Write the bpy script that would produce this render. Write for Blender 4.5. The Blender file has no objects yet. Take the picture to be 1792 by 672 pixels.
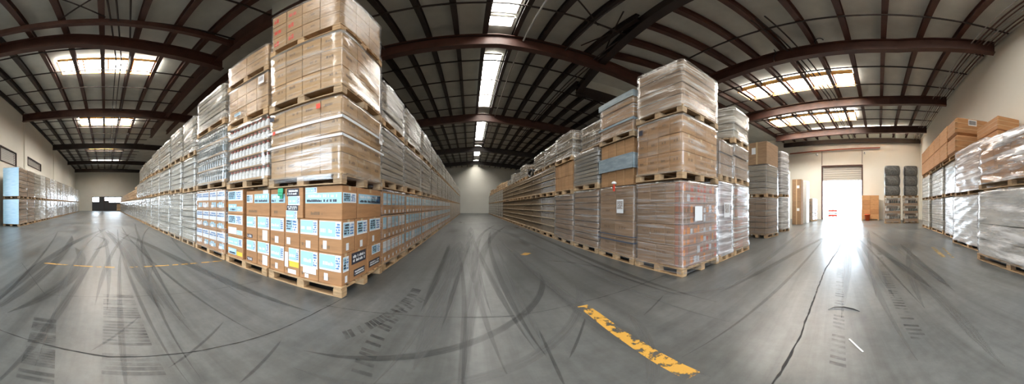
import bpy, bmesh, math, random
from mathutils import Vector, Matrix, noise
C = bpy.context.scene.collection
D = bpy.data
sc = bpy.context.scene
PI = math.pi
R = math.radians
random.seed(7)

# ------------------------------------------------------------------ materials
def mat(name):
    m = D.materials.new(name); m.use_nodes = True
    nt = m.node_tree
    return m, nt, nt.nodes, nt.links, nt.nodes['Principled BSDF']

def simple(name, col, rough=.6, metal=0, emit=None, estr=0, spec=.5):
    m, nt, N, L, b = mat(name)
    b.inputs['Base Color'].default_value = (*col, 1)
    b.inputs['Roughness'].default_value = rough
    b.inputs['Metallic'].default_value = metal
    b.inputs['Specular IOR Level'].default_value = spec
    if emit:
        b.inputs['Emission Color'].default_value = (*emit, 1)
        b.inputs['Emission Strength'].default_value = estr
    return m

def ramp(N, stops):
    r = N.new('ShaderNodeValToRGB')
    e = r.color_ramp.elements
    while len(e) < len(stops): e.new(.5)
    for k, (p, c) in enumerate(stops):
        e[k].position = p
        e[k].color = (*c, 1) if not isinstance(c, (int, float)) else (c, c, c, 1)
    return r

def tex_noise(N, L, scale, detail=4, vec=None, mscale=None, coord='Object', rough=.55):
    n = N.new('ShaderNodeTexNoise'); n.inputs['Scale'].default_value = scale
    n.inputs['Detail'].default_value = detail; n.inputs['Roughness'].default_value = rough
    tc = N.new('ShaderNodeTexCoord')
    mp = N.new('ShaderNodeMapping')
    if mscale: mp.inputs['Scale'].default_value = mscale
    L.new(tc.outputs[coord], mp.inputs['Vector']); L.new(mp.outputs['Vector'], n.inputs['Vector'])
    return n, mp

def mix(N, L, fac, a, b, blend='MIX'):
    x = N.new('ShaderNodeMix'); x.data_type = 'RGBA'; x.blend_type = blend
    for s, v in ((0, fac), (6, a), (7, b)):
        if hasattr(v, 'links') or hasattr(v, 'is_linked'): L.new(v, x.inputs[s])
        elif isinstance(v, (int, float)): x.inputs[s].default_value = v
        else: x.inputs[s].default_value = (*v, 1)
    return x.outputs[2]

def math_node(N, L, op, a, b=None):
    x = N.new('ShaderNodeMath'); x.operation = op
    for k, v in enumerate((a, b)):
        if v is None: continue
        if isinstance(v, (int, float)): x.inputs[k].default_value = v
        else: L.new(v, x.inputs[k])
    return x.outputs[0]

def cardboard(name, c1, c2, rough=.75, fine=1.0):
    """kraft board; every carton takes its own shade between c1 and c2"""
    m, nt, N, L, b = mat(name)
    oi = N.new('ShaderNodeObjectInfo')
    base = mix(N, L, oi.outputs['Random'], c1, c2)
    n, mp = tex_noise(N, L, 3.0, 4, mscale=(1, 1, 6))
    r = ramp(N, [(.3, .84), (.7, 1.12)])
    L.new(n.outputs['Fac'], r.inputs['Fac'])
    col = mix(N, L, 1.0, base, r.outputs['Color'], 'MULTIPLY')
    L.new(col, b.inputs['Base Color'])
    b.inputs['Roughness'].default_value = rough
    return m

def film(name, tint, base_a, streak_a, zs, blotch=.5, rough=.16, bump=.5, tilt=.12, ior=2.1):
    """stretch film: partly see-through, glossy, with whitish wound streaks"""
    m, nt, N, L, b = mat(name)
    out = N['Material Output']
    n, mp = tex_noise(N, L, 1.0, 5, mscale=(.9, .9, zs), rough=.6)
    mp.inputs['Rotation'].default_value = (tilt, tilt * .7, 0)
    n2, _ = tex_noise(N, L, 1.6, 3)
    oi = N.new('ShaderNodeObjectInfo')
    addv = N.new('ShaderNodeVectorMath'); addv.operation = 'ADD'
    tc = N.new('ShaderNodeTexCoord')
    comb = N.new('ShaderNodeCombineXYZ')
    off = math_node(N, L, 'MULTIPLY', oi.outputs['Random'], 37.0)
    for k in range(3): L.new(off, comb.inputs[k])
    L.new(tc.outputs['Object'], addv.inputs[0]); L.new(comb.outputs[0], addv.inputs[1])
    L.new(addv.outputs[0], mp.inputs['Vector']); L.new(addv.outputs[0], _.inputs['Vector'])
    r = ramp(N, [(.43, 0.0), (.53, .30), (.64, 1.0)])
    L.new(n.outputs['Fac'], r.inputs['Fac'])
    r2 = ramp(N, [(.35, 1 - blotch), (.65, 1.0)])
    L.new(n2.outputs['Fac'], r2.inputs['Fac'])
    s = math_node(N, L, 'MULTIPLY', r.outputs['Color'], r2.outputs['Color'])
    s = math_node(N, L, 'MULTIPLY', s, streak_a)
    a = math_node(N, L, 'ADD', s, base_a)
    a = math_node(N, L, 'MINIMUM', a, .96)
    bp = N.new('ShaderNodeBump'); bp.inputs['Strength'].default_value = bump; bp.inputs['Distance'].default_value = .012
    L.new(n.outputs['Fac'], bp.inputs['Height'])
    N.remove(b)
    haze = N.new('ShaderNodeBsdfDiffuse'); haze.inputs['Color'].default_value = (*tint, 1)
    tr = N.new('ShaderNodeBsdfTransparent'); tr.inputs['Color'].default_value = (.97, .97, .97, 1)
    gl = N.new('ShaderNodeBsdfGlossy'); gl.inputs['Roughness'].default_value = rough; gl.inputs['Color'].default_value = (.97, .97, .97, 1); L.new(bp.outputs[0], gl.inputs['Normal'])
    lw = N.new('ShaderNodeLayerWeight'); lw.inputs['Blend'].default_value = .5
    f0 = ((ior - 1) / (ior + 1)) ** 2
    fz = math_node(N, L, 'POWER', lw.outputs['Facing'], 4.0)
    fz = math_node(N, L, 'MULTIPLY_ADD', fz, .6); fz.node.inputs[2].default_value = f0
    ms = N.new('ShaderNodeMixShader'); m2 = N.new('ShaderNodeMixShader')
    L.new(a, ms.inputs[0]); L.new(tr.outputs[0], ms.inputs[1]); L.new(haze.outputs[0], ms.inputs[2])
    L.new(fz, m2.inputs[0]); L.new(ms.outputs[0], m2.inputs[1]); L.new(gl.outputs[0], m2.inputs[2])
    L.new(m2.outputs[0], out.inputs['Surface'])
    return m

def noisy(name, c1, c2, scale, rough=.6, mscale=None, lo=.35, hi=.65, metal=0, detail=5, bump=0):
    m, nt, N, L, b = mat(name)
    n, mp = tex_noise(N, L, scale, detail, mscale=mscale)
    r = ramp(N, [(lo, c1), (hi, c2)])
    L.new(n.outputs['Fac'], r.inputs['Fac']); L.new(r.outputs['Color'], b.inputs['Base Color'])
    b.inputs['Roughness'].default_value = rough; b.inputs['Metallic'].default_value = metal
    if bump:
        bp = N.new('ShaderNodeBump'); bp.inputs['Strength'].default_value = bump; bp.inputs['Distance'].default_value = .01
        L.new(n.outputs['Fac'], bp.inputs['Height']); L.new(bp.outputs[0], b.inputs['Normal'])
    return m

def pallet_wood():
    m, nt, N, L, b = mat('pallet_wood')
    oi = N.new('ShaderNodeObjectInfo')
    base = mix(N, L, oi.outputs['Random'], (.58, .37, .19), (.42, .29, .17))
    n, mp = tex_noise(N, L, 6, 4, mscale=(1, 1, 5))
    r = ramp(N, [(.3, .6), (.7, 1.15)])
    L.new(n.outputs['Fac'], r.inputs['Fac'])
    L.new(mix(N, L, 1.0, base, r.outputs['Color'], 'MULTIPLY'), b.inputs['Base Color'])
    b.inputs['Roughness'].default_value = .8
    return m

def packed(name, c_box, c_seam, w, h, mortar=.006, c2=None):
    """goods seen as many small equal units with seams"""
    m, nt, N, L, b = mat(name)
    tc = N.new('ShaderNodeTexCoord')
    sep = N.new('ShaderNodeSeparateXYZ'); L.new(tc.outputs['Object'], sep.inputs[0])
    s = math_node(N, L, 'ADD', sep.outputs[0], sep.outputs[1])
    cb = N.new('ShaderNodeCombineXYZ'); L.new(s, cb.inputs[0]); L.new(sep.outputs[2], cb.inputs[1])
    br = N.new('ShaderNodeTexBrick')
    br.offset = 0; br.inputs['Scale'].default_value = 1
    br.inputs['Brick Width'].default_value = w; br.inputs['Row Height'].default_value = h
    br.inputs['Mortar Size'].default_value = mortar; br.inputs['Mortar Smooth'].default_value = .3
    br.inputs['Color1'].default_value = (*c_box, 1)
    br.inputs['Color2'].default_value = (*(c2 or c_box), 1)
    br.inputs['Mortar'].default_value = (*c_seam, 1)
    L.new(cb.outputs[0], br.inputs['Vector'])
    oi = N.new('ShaderNodeObjectInfo')
    r = ramp(N, [(0, .8), (1, 1.15)]); L.new(oi.outputs['Random'], r.inputs['Fac'])
    L.new(mix(N, L, 1.0, br.outputs['Color'], r.outputs['Color'], 'MULTIPLY'), b.inputs['Base Color'])
    b.inputs['Roughness'].default_value = .7
    return m

M = {}
M['kraft'] = cardboard('kraft_board', (.58, .30, .125), (.46, .225, .09))
M['orange_kraft'] = cardboard('orange_kraft_board', (.50, .26, .115), (.42, .21, .09))
M['pale_kraft'] = cardboard('pale_kraft_board', (.55, .34, .165), (.43, .26, .12))
M['dull_kraft'] = cardboard('dull_kraft_board', (.38, .235, .135), (.29, .18, .10))
M['grey_goods'] = cardboard('grey_goods', (.36, .30, .22), (.20, .17, .125))
M['white_goods'] = cardboard('white_goods', (.74, .73, .70), (.62, .62, .60))
M['film_clear'] = film('clear_stretch_film', (.84, .81, .76), .015, .42, 14, ior=1.6)
M['film_silver'] = film('silvery_stretch_film', (.88, .85, .78), .05, .60, 24, .4, rough=.15, bump=.8, ior=1.7)
M['film_grey'] = film('dull_grey_stretch_film', (.52, .49, .46), .08, .60, 30, .4, rough=.20, bump=.7, ior=1.55)
M['film_white'] = film('white_stretch_film', (.92, .93, .96), .30, .8, 14, .3, rough=.15, bump=.9, ior=1.8)
M['film_brown'] = film('thin_stretch_film', (.70, .65, .60), .015, .34, 34, .5, rough=.16, bump=.7, ior=1.5)
M['film_streak'] = film('streaked_stretch_film', (.72, .71, .72), .02, .46, 30, .4, rough=.15, bump=.8, ior=1.75)
M['film_loose'] = film('loose_stretch_film', (.93, .94, .97), .08, 1.0, 9, .3, rough=.13, bump=1.0, tilt=.5, ior=1.8)
M['wood'] = pallet_wood()
M['slate'] = simple('slate_band', (.09, .10, .13), .4)
M['tape'] = simple('packing_tape', (.62, .45, .27), .25)
M['paper'] = simple('white_paper', (.86, .87, .88), .6)
M['blue'] = simple('light_blue_print', (.40, .66, .80), .5)
M['deepblue'] = simple('blue_print', (.06, .22, .5), .5)
M['ink'] = simple('dark_ink', (.035, .035, .05), .6)
M['softink'] = simple('faded_ink', (.22, .13, .07), .7)
M['red'] = simple('red_print', (.75, .07, .035), .5)
M['orange'] = simple('orange_print', (.9, .36, .04), .5)
M['yellow'] = simple('yellow_print', (.92, .62, .06), .5)
M['strap'] = simple('silver_strap', (.8, .82, .84), .25)
M['jar_lip'] = cardboard('tray_board', (.54, .42, .28), (.44, .33, .21))
M['jar'] = simple('brown_jar', (.20, .14, .085), .2)
M['mid_kraft'] = cardboard('mid_kraft_board', (.45, .25, .115), (.37, .20, .09))
M['red_board'] = simple('red_board', (.52, .10, .05), .6)
M['orange_board'] = simple('orange_board', (.66, .24, .06), .6)
M['pale_board'] = simple('pale_board', (.55, .54, .55), .6)
M['cap'] = simple('bottle_cap_red', (.6, .16, .11), .4)
M['capw'] = simple('bottle_white', (.82, .82, .8), .3)
M['dark_bottle'] = simple('dark_bottle', (.10, .12, .12), .15)
M['silver_sheet'] = noisy('silver_sheet', (.22, .28, .31), (.36, .42, .45), 4, .35, (1, 1, 4))
M['jar_case'] = packed('jar_cases', (.40, .31, .21), (.07, .05, .035), .085, .30, .016, (.30, .23, .15))
M['can_case'] = packed('can_cases', (.50, .46, .38), (.13, .115, .095), .10, .11, .012, (.36, .33, .27))
M['tan_layer'] = packed('tan_carton_layers', (.52, .35, .2), (.16, .10, .06), .31, .5, .006)
M['brown_layer'] = packed('brown_carton_layers', (.30, .205, .135), (.08, .055, .04), .4, .5, .006)
M['print_layer'] = packed('printed_layers', (.36, .22, .15), (.22, .16, .13), .23, .19, .012, (.42, .17, .10))
M['steel_brown'] = noisy('brown_painted_steel', (.058, .022, .015), (.09, .035, .024), 2.5, .5)
M['steel_dark'] = noisy('dark_painted_steel', (.022, .014, .012), (.036, .022, .018), 2, .55)
M['deck'] = noisy('roof_deck_panel', (.56, .56, .52), (.66, .66, .61), 1.3, .75)
M['wall'] = noisy('cream_wall_paint', (.82, .79, .70), (.86, .83, .74), .6, .75)
M['sky_frame'] = simple('orange_wood_curb', (.72, .36, .07), .5)
M['white_curb'] = simple('white_curb', (.75, .74, .7), .5)
M['shutter'] = simple('shutter_slats', (.5, .47, .42), .5)
M['louvre'] = simple('louvre_grey', (.74, .72, .67), .5)
M['black'] = simple('black_plastic', (.02, .02, .022), .4)
M['tyre'] = noisy('wrapped_rubber', (.09, .09, .085), (.20, .20, .19), 9, .3)
M['pipe'] = simple('galvanised_pipe', (.32, .31, .29), .4, .6)
M['redpipe'] = simple('red_sprinkler_pipe', (.42, .09, .04), .45)
M['concrete'] = noisy('yard_concrete', (.55, .54, .51), (.66, .65, .62), 1, .9)
M['blue_daylight'] = noisy('painted_blue_daylight', (.34, .60, .82), (.48, .72, .90), 3, .3, (1, 1, 8))  # bluish daylight on a load's end, painted in as colour
M['plain_white'] = simple('white_enamel', (.82, .82, .8), .35)
M['orange_plastic'] = simple('orange_plastic', (.85, .13, .03), .4)
M['green'] = simple('green_cloth', (.05, .42, .22), .7)
M['glass_light'] = simple('skylight_sheet', (.9, .9, .88), .4, emit=(1, .965, .89), estr=20)
M['bay_light'] = simple('bay_skylight_sheet', (.9, .9, .88), .4, emit=(1, .965, .89), estr=46)

def floor_mat():
    m, nt, N, L, b = mat('polished_concrete')
    tc = N.new('ShaderNodeTexCoord')
    sep = N.new('ShaderNodeSeparateXYZ'); L.new(tc.outputs['Object'], sep.inputs[0])
    big, _ = tex_noise(N, L, .55, 6)
    base = ramp(N, [(.32, (.076, .081, .081)), (.5, (.102, .108, .108)), (.68, (.132, .138, .136))])
    L.new(big.outputs['Fac'], base.inputs['Fac'])
    def streak(sx, sy, seed, rot=0):
        n, mp = tex_noise(N, L, 1.0, 6, mscale=(sx, sy, 1), rough=.62)
        mp.inputs['Location'].default_value = (seed, seed * .7, 0)
        mp.inputs['Rotation'].default_value = (0, 0, rot)
        r = ramp(N, [(.36, .66), (.50, 1.0), (.64, 1.25)])
        L.new(n.outputs['Fac'], r.inputs['Fac'])
        return r.outputs['Color']
    sy1 = streak(4.5, .22, 3.1, .03)
    sx1 = streak(.22, 4.5, 8.3, .05)
    ax = math_node(N, L, 'ABSOLUTE', sep.outputs[0])
    d = math_node(N, L, 'SUBTRACT', ax, sep.outputs[1])
    d = math_node(N, L, 'MULTIPLY_ADD', d, .7)
    d.node.inputs[2].default_value = .5
    d.node.use_clamp = True
    st = mix(N, L, d, sy1, sx1)
    col = mix(N, L, .75, base.outputs['Color'], st, 'MULTIPLY')
    fine, _ = tex_noise(N, L, 9, 8, rough=.7)
    rf = ramp(N, [(.35, .86), (.65, 1.1)]); L.new(fine.outputs['Fac'], rf.inputs['Fac'])
    col = mix(N, L, 1.0, col, rf.outputs['Color'], 'MULTIPLY')
    sp, _ = tex_noise(N, L, 2.2, 3, mscale=(1, 1, 1))
    rs = ramp(N, [(.30, .75), (.40, 1.0)]); L.new(sp.outputs['Fac'], rs.inputs['Fac'])
    col = mix(N, L, .5, col, rs.outputs['Color'], 'MULTIPLY')
    L.new(col, b.inputs['Base Color'])
    rr = ramp(N, [(.3, .27), (.7, .42)]); L.new(big.outputs['Fac'], rr.inputs['Fac'])
    L.new(rr.outputs['Color'], b.inputs['Roughness'])
    b.inputs['Specular IOR Level'].default_value = .36
    return m
M['floor'] = floor_mat()

def worn(name, col, cover_lo, cover_hi, scale, mscale=None, rough=.6, amount=1.0, lengthways=False):
    """paint or rubber worn through to the concrete in patches; lengthways: in fine lines along the track"""
    m, nt, N, L, b = mat(name)
    n, mp = tex_noise(N, L, scale, 6, mscale=mscale, rough=.65, coord='UV' if lengthways else 'Object')
    r = ramp(N, [(cover_lo, 0.0), (cover_hi, amount)])
    L.new(n.outputs['Fac'], r.inputs['Fac'])
    cover = r.outputs['Color']
    if lengthways:
        oi = N.new('ShaderNodeObjectInfo'); cb = N.new('ShaderNodeCombineXYZ')
        L.new(math_node(N, L, 'MULTIPLY', oi.outputs['Random'], 50.0), cb.inputs[0]); L.new(cb.outputs[0], mp.inputs['Location'])
        tc = N.new('ShaderNodeTexCoord'); sp = N.new('ShaderNodeSeparateXYZ'); L.new(tc.outputs['UV'], sp.inputs[0])
        e = math_node(N, L, 'ABSOLUTE', math_node(N, L, 'MULTIPLY_ADD', sp.outputs[0], 2.0)); e.node.inputs[0].links[0].from_node.inputs[2].default_value = -1
        e = math_node(N, L, 'SUBTRACT', 1.0, math_node(N, L, 'POWER', e, 5.0))
        cover = math_node(N, L, 'MULTIPLY', cover, e)
    tr = N.new('ShaderNodeBsdfTransparent'); ms = N.new('ShaderNodeMixShader')
    b.inputs['Base Color'].default_value = (*col, 1); b.inputs['Roughness'].default_value = rough
    L.new(cover, ms.inputs[0]); L.new(tr.outputs[0], ms.inputs[1]); L.new(b.outputs[0], ms.inputs[2])
    L.new(ms.outputs[0], N['Material Output'].inputs['Surface'])
    return m
M['lane_yellow'] = worn('worn_yellow_paint', (.58, .32, .05), .44, .50, 9)
M['lane_faint'] = worn('thin_yellow_paint', (.40, .27, .10), .44, .54, 9)
M['rubber'] = worn('tyre_rubber', (.030, .032, .034), .25, .75, 1.0, (16, .8, 1), amount=.6, rough=.35, lengthways=True)
M['tread'] = worn('tread_rubber', (.032, .034, .036), .38, .66, 4.0, amount=.55, rough=.4)
M['scuff'] = worn('pale_scuff', (.15, .155, .155), .30, .75, 1.0, (16, .8, 1), amount=.75, rough=.4, lengthways=True)
M['crack'] = simple('crack_dark', (.03, .03, .03), .9)  # flat dark colour of the floor cracks and joints

# ------------------------------------------------------------------ mesh helpers
class MB:
    def __init__(s): s.v = []; s.f = []; s.m = []; s.mats = []; s.smooth = False
    def mi(s, m):
        m = M[m]
        if m not in s.mats: s.mats.append(m)
        return s.mats.index(m)
    def quad(s, pts, m):
        k = len(s.v); s.v += [tuple(p) for p in pts]; s.f.append(tuple(range(k, k + len(pts)))); s.m.append(s.mi(m))
    def box(s, x0, x1, y0, y1, z0, z1, m, b=0, mtx=None):
        """a box, its edges chamfered by b"""
        i = s.mi(m); k = len(s.v)
        if b <= 0:
            P = [(x, y, z) for z in (z0, z1) for y in (y0, y1) for x in (x0, x1)]
            F = [(0, 2, 3, 1), (4, 5, 7, 6), (0, 1, 5, 4), (2, 6, 7, 3), (0, 4, 6, 2), (1, 3, 7, 5)]
        else:
            bm = bmesh.new(); bmesh.ops.create_cube(bm, size=1)
            for v in bm.verts:
                v.co = (x0 + (v.co.x + .5) * (x1 - x0), y0 + (v.co.y + .5) * (y1 - y0), z0 + (v.co.z + .5) * (z1 - z0))
            bmesh.ops.bevel(bm, geom=list(bm.edges), offset=b, segments=1, affect='EDGES')
            bm.verts.index_update()
            P = [tuple(v.co) for v in bm.verts]; F = [tuple(v.index for v in f.verts) for f in bm.faces]
            bm.free()
        if mtx: P = [tuple(mtx @ Vector(p)) for p in P]
        s.v += P; s.f += [tuple(k + a for a in f) for f in F]; s.m += [i] * len(F)
        return s
    def tube(s, pts, r, m, n=8, cap=True):
        i = s.mi(m); k = len(s.v); pts = [Vector(p) for p in pts]
        for a, p in enumerate(pts):
            t = (pts[min(a + 1, len(pts) - 1)] - pts[max(a - 1, 0)]).normalized()
            u = t.cross(Vector((0, 0, 1)))
            if u.length < .01: u = t.cross(Vector((0, 1, 0)))
            u.normalize(); w = u.cross(t)
            rr = r[a] if isinstance(r, (list, tuple)) else r
            for j in range(n):
                an = 2 * PI * j / n
                s.v.append(tuple(p + u * rr * math.cos(an) + w * rr * math.sin(an)))
        for a in range(len(pts) - 1):
            for j in range(n):
                q = (j + 1) % n
                s.f.append((k + a * n + j, k + a * n + q, k + (a + 1) * n + q, k + (a + 1) * n + j)); s.m.append(i)
        if cap:
            s.f.append(tuple(k + j for j in reversed(range(n)))); s.m.append(i)
            s.f.append(tuple(k + (len(pts) - 1) * n + j for j in range(n))); s.m.append(i)
        return s
    def lathe(s, prof, m, n=14, cx=0, cy=0):
        i = s.mi(m); k = len(s.v)
        for (r, z) in prof:
            for j in range(n):
                a = 2 * PI * j / n; s.v.append((cx + r * math.cos(a), cy + r * math.sin(a), z))
        for a in range(len(prof) - 1):
            for j in range(n):
                q = (j + 1) % n
                s.f.append((k + a * n + j, k + a * n + q, k + (a + 1) * n + q, k + (a + 1) * n + j)); s.m.append(i)
        s.f.append(tuple(k + j for j in reversed(range(n)))); s.m.append(i)
        s.f.append(tuple(k + (len(prof) - 1) * n + j for j in range(n))); s.m.append(i)
        return s
    def mesh(s, name):
        me = D.meshes.new(name); me.from_pydata(s.v, [], s.f)
        for m in s.mats: me.materials.append(m)
        me.polygons.foreach_set('material_index', s.m)
        if s.smooth: me.polygons.foreach_set('use_smooth', [True] * len(s.f))
        me.update(); return me
    def build(s, name, parent=None, loc=None):
        return link(name, s.mesh(name), parent, loc)

def link(name, me, parent=None, loc=None, rotz=0):
    o = D.objects.new(name, me); C.objects.link(o)
    if parent: o.parent = parent
    if loc: o.location = loc
    if rotz: o.rotation_euler = (0, 0, rotz)
    return o

def thing(name, label, cat, loc=(0, 0, 0), rotz=0, group=None):
    o = D.objects.new(name, None); C.objects.link(o); o.empty_display_size = .1
    o.location = loc; o.rotation_euler = (0, 0, rotz); o['label'] = label; o['category'] = cat
    if group: o['group'] = group
    return o
def tag(o, label, cat, group=None):
    o['label'] = label; o['category'] = cat
    if group: o['group'] = group
    return o
def struct(o): o['kind'] = 'structure'; return o

CACHE = {}
def cached(key, fn):
    if key not in CACHE: CACHE[key] = fn()
    return CACHE[key]
q3 = lambda a: round(a, 3)

# ------------------------------------------------------------------ pallets, cartons, film
PH = .14
def pallet_mesh(w, d):
    def mk():
        b = MB(); x, y = w / 2, d / 2; bw = .11
        for z0, z1, full in ((0, .018, False), (.118, PH, True)):
            if full:
                n = 7
                for k in range(n):
                    c = -y + bw / 2 + k * (d - bw) / (n - 1)
                    b.box(-x, x, c - bw / 2, c + bw / 2, z0, z1, 'wood', .003)
            else:
                for c in (-y + bw / 2, 0, y - bw / 2): b.box(-x, x, c - bw / 2, c + bw / 2, z0, z1, 'wood', .003)
        for c in (-x + .06, 0, x - .06):
            b.box(c - .05, c + .05, -y, y, .1, .118, 'wood')
            for e in (-y + .06, 0, y - .06): b.box(c - .06, c + .06, e - .058, e + .058, .018, .1, 'wood', .003)
        return b.mesh('pallet')
    return cached(('pallet', q3(w), q3(d)), mk)

def glyphs(b, rnd, x0, x1, z0, z1, y, m, axis='y', rows=2):
    """a few lines of small blurred block lettering on a face"""
    rh = (z1 - z0) / rows
    for r in range(rows):
        x = x0; zb = z1 - (r + .85) * rh; zt = z1 - (r + .15) * rh
        while x < x1 - .006:
            w = min(rnd.uniform(.35, .9) * (zt - zb), x1 - x)
            t = zt - rnd.choice((0, 0, .25)) * (zt - zb)
            if rnd.random() < .85:
                pts = [(x, y, zb), (x + w * .8, y, zb), (x + w * .8, y, t), (x, y, t)]
                if axis == '+x': pts = [(y, p[0], p[2]) for p in pts]
                b.quad(pts, m)
            x += w
def rect(b, x0, x1, z0, z1, y, m, axis='y'):
    pts = [(x0, y, z0), (x1, y, z0), (x1, y, z1), (x0, y, z1)]
    if axis == '+x': pts = [(y, p[0], p[2]) for p in pts]
    b.quad(pts, m)

def carton_mesh(w, d, h, m, style, var):
    def mk():
        rnd = random.Random(hash((q3(w), q3(d), q3(h), style, var)) & 0xffff)
        b = MB(); b.box(-w / 2, w / 2, -d / 2, d / 2, 0, h, m, .006)
        b.box(-w / 2 - .0004, w / 2 + .0004, -.025, .025, h - .06, h + .0006, 'tape')
        for ax, half, dep in (('y', w / 2, -d / 2 - .001), ('+x', d / 2, w / 2 + .001)):
            if style == 'print':
                x = rnd.uniform(-.6, 0) * half
                glyphs(b, rnd, x, x + half * .75, h * .5, h * .72, dep, 'softink', ax, 1)
                if var % 2: glyphs(b, rnd, -half * .8, half * .1, h * .15, h * .24, dep, 'softink', ax, 1)
            elif style == 'redprint' and ax == 'y':
                glyphs(b, rnd, -half * .75, half * .35, h * .22, h * .78, dep, 'red', ax, 1)
            elif style == 'label':
                rect(b, -half * .92, half * .92, h * .42, h * .93, dep, 'blue' if var % 3 else 'paper', ax)
                glyphs(b, rnd, -half * .7, half * .7, h * .47, h * .66, dep - .001 if ax == 'y' else dep + .001, 'paper' if var % 3 else 'blue', ax, 1)
                rect(b, -half * .3, half * .4, h * .05, h * .2, dep, 'paper', ax)
            elif style == 'colour':
                e = -.001 if ax == 'y' else .001
                rect(b, -half * .95, half * .95, h * .5, h * .95, dep, 'paper', ax)
                glyphs(b, rnd, -half * .9, half * .85, h * .68, h * .9, dep + e, rnd.choice(['deepblue', 'deepblue', 'blue']), ax, 2)
                glyphs(b, rnd, -half * .9, half * .85, h * .1, h * .45, dep, rnd.choice(['orange', 'yellow', 'orange', 'blue', 'paper']), ax, 1)
                rect(b, -half * .5, half * .2, h * .12, h * .26, dep + e, 'paper', ax)
        return b.mesh('carton')
    return cached(('carton', q3(w), q3(d), q3(h), m, style, var), mk)

def film_mesh(w, d, z0, z1, m, var, amp=.012, waist=.0, top=True, tail=False):
    def mk():
        b = MB(); b.smooth = True; i = b.mi(m)
        seg = []
        nx = max(8, int(w / .11)); ny = max(8, int(d / .11)); r = .025
        X, Y = w / 2, d / 2
        for k in range(nx): seg.append((-X + r + (w - 2 * r) * k / (nx - 1), -Y, 0, -1))
        for k in range(ny): seg.append((X, -Y + r + (d - 2 * r) * k / (ny - 1), 1, 0))
        for k in range(nx): seg.append((X - r - (w - 2 * r) * k / (nx - 1), Y, 0, 1))
        for k in range(ny): seg.append((-X, Y - r - (d - 2 * r) * k / (ny - 1), -1, 0))
        n = len(seg); nz = max(6, int((z1 - z0) / .05))
        for a in range(nz + 1):
            t = a / nz; z = z0 + (z1 - z0) * t
            for (x, y, ux, uy) in seg:
                f = .7 - 1.9 * abs(noise.noise(Vector((x * .8 + var * 9.1, y * .8, z * 7 + (x + y) * 1.5 * (var % 3 - 1))))) + .6 * noise.noise(Vector((x * 4, y * 4 + var, z * 22)))
                o = .012 + amp * f
                o -= waist * math.sin(PI * t) if waist else 0
                if t < .08: o += .012
                o = max(o, .0035)
                b.v.append((x + ux * o, y + uy * o, z + (.006 * f if 0 < a < nz else 0)))
        for a in range(nz):
            for j in range(n):
                q = (j + 1) % n
                b.f.append((a * n + j, a * n + q, (a + 1) * n + q, (a + 1) * n + j)); b.m.append(i)
        if top:
            k = len(b.v)
            for (x, y, ux, uy) in seg: b.v.append((x * .82, y * .82, z1 + .004))
            for j in range(n):
                q = (j + 1) % n
                b.f.append((nz * n + j, nz * n + q, k + q, k + j)); b.m.append(i)
        return b.mesh('stretch_wrap')
    return cached(('film', q3(w), q3(d), q3(z0), q3(z1), m, var, amp, waist, top), mk)

def layer_mesh(w, d, h, m, bow=.0):
    def mk():
        b = MB(); b.box(-w / 2, w / 2, -d / 2, d / 2, 0, h, m, .008); return b.mesh('carton_layer')
    return cached(('layer', q3(w), q3(d), q3(h), m), mk)

def jar_layer_mesh(w, d, h):
    """a shallow tray with a pale lip, jars standing close together in it"""
    def mk():
        b = MB(); p = .125; r = .052
        b.box(-w / 2, w / 2, -d / 2, d / 2, 0, h * .13, 'jar_lip', .004)
        b.box(-w / 2 + .10, w / 2 - .10, -d / 2 + .10, d / 2 - .10, h * .13, h * .97, 'brown_layer')
        nx, ny = int(w / p), int(d / p)
        prof = [(r, h * .13), (r, h * .68), (r * .72, h * .76), (r * .76, h * .96)]
        for i in range(nx):
            for j in range(ny):
                if 0 < i < nx - 1 and 0 < j < ny - 1: continue
                b.lathe(prof, 'jar', 7, -w / 2 + w * (i + .5) / nx, -d / 2 + d * (j + .5) / ny)
        return b.mesh('jar_tray')
    return cached(('jars', q3(w), q3(d), q3(h)), mk)

def bottle_layer_mesh(w, d, h, dark):
    def mk():
        b = MB(); pitch = .105; r = .044
        b.box(-w / 2, w / 2, -d / 2, d / 2, 0, h * .10, 'pale_kraft')
        nx = int(w / pitch); ny = int(d / pitch)
        prof = [(r, h * .10), (r, h * .55), (r * .8, h * .68), (r * .42, h * .80)]
        cap = [(r * .45, h * .80), (r * .45, h * .97)]
        for i in range(nx):
            for j in range(ny):
                if 0 < i < nx - 1 and 0 < j < ny - 1: continue
                cx = -w / 2 + w * (i + .5) / nx; cy = -d / 2 + d * (j + .5) / ny
                b.lathe(prof, 'dark_bottle' if dark else 'capw', 8, cx, cy)
                b.lathe(cap, 'capw' if dark else 'cap', 6, cx, cy)
        b.box(-w / 2 + .14, w / 2 - .14, -d / 2 + .14, d / 2 - .14, h * .1, h * .96, 'white_goods')
        b.smooth = False
        return b.mesh('bottle_layer')
    return cached(('bottle', q3(w), q3(d), q3(h), dark), mk)

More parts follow.
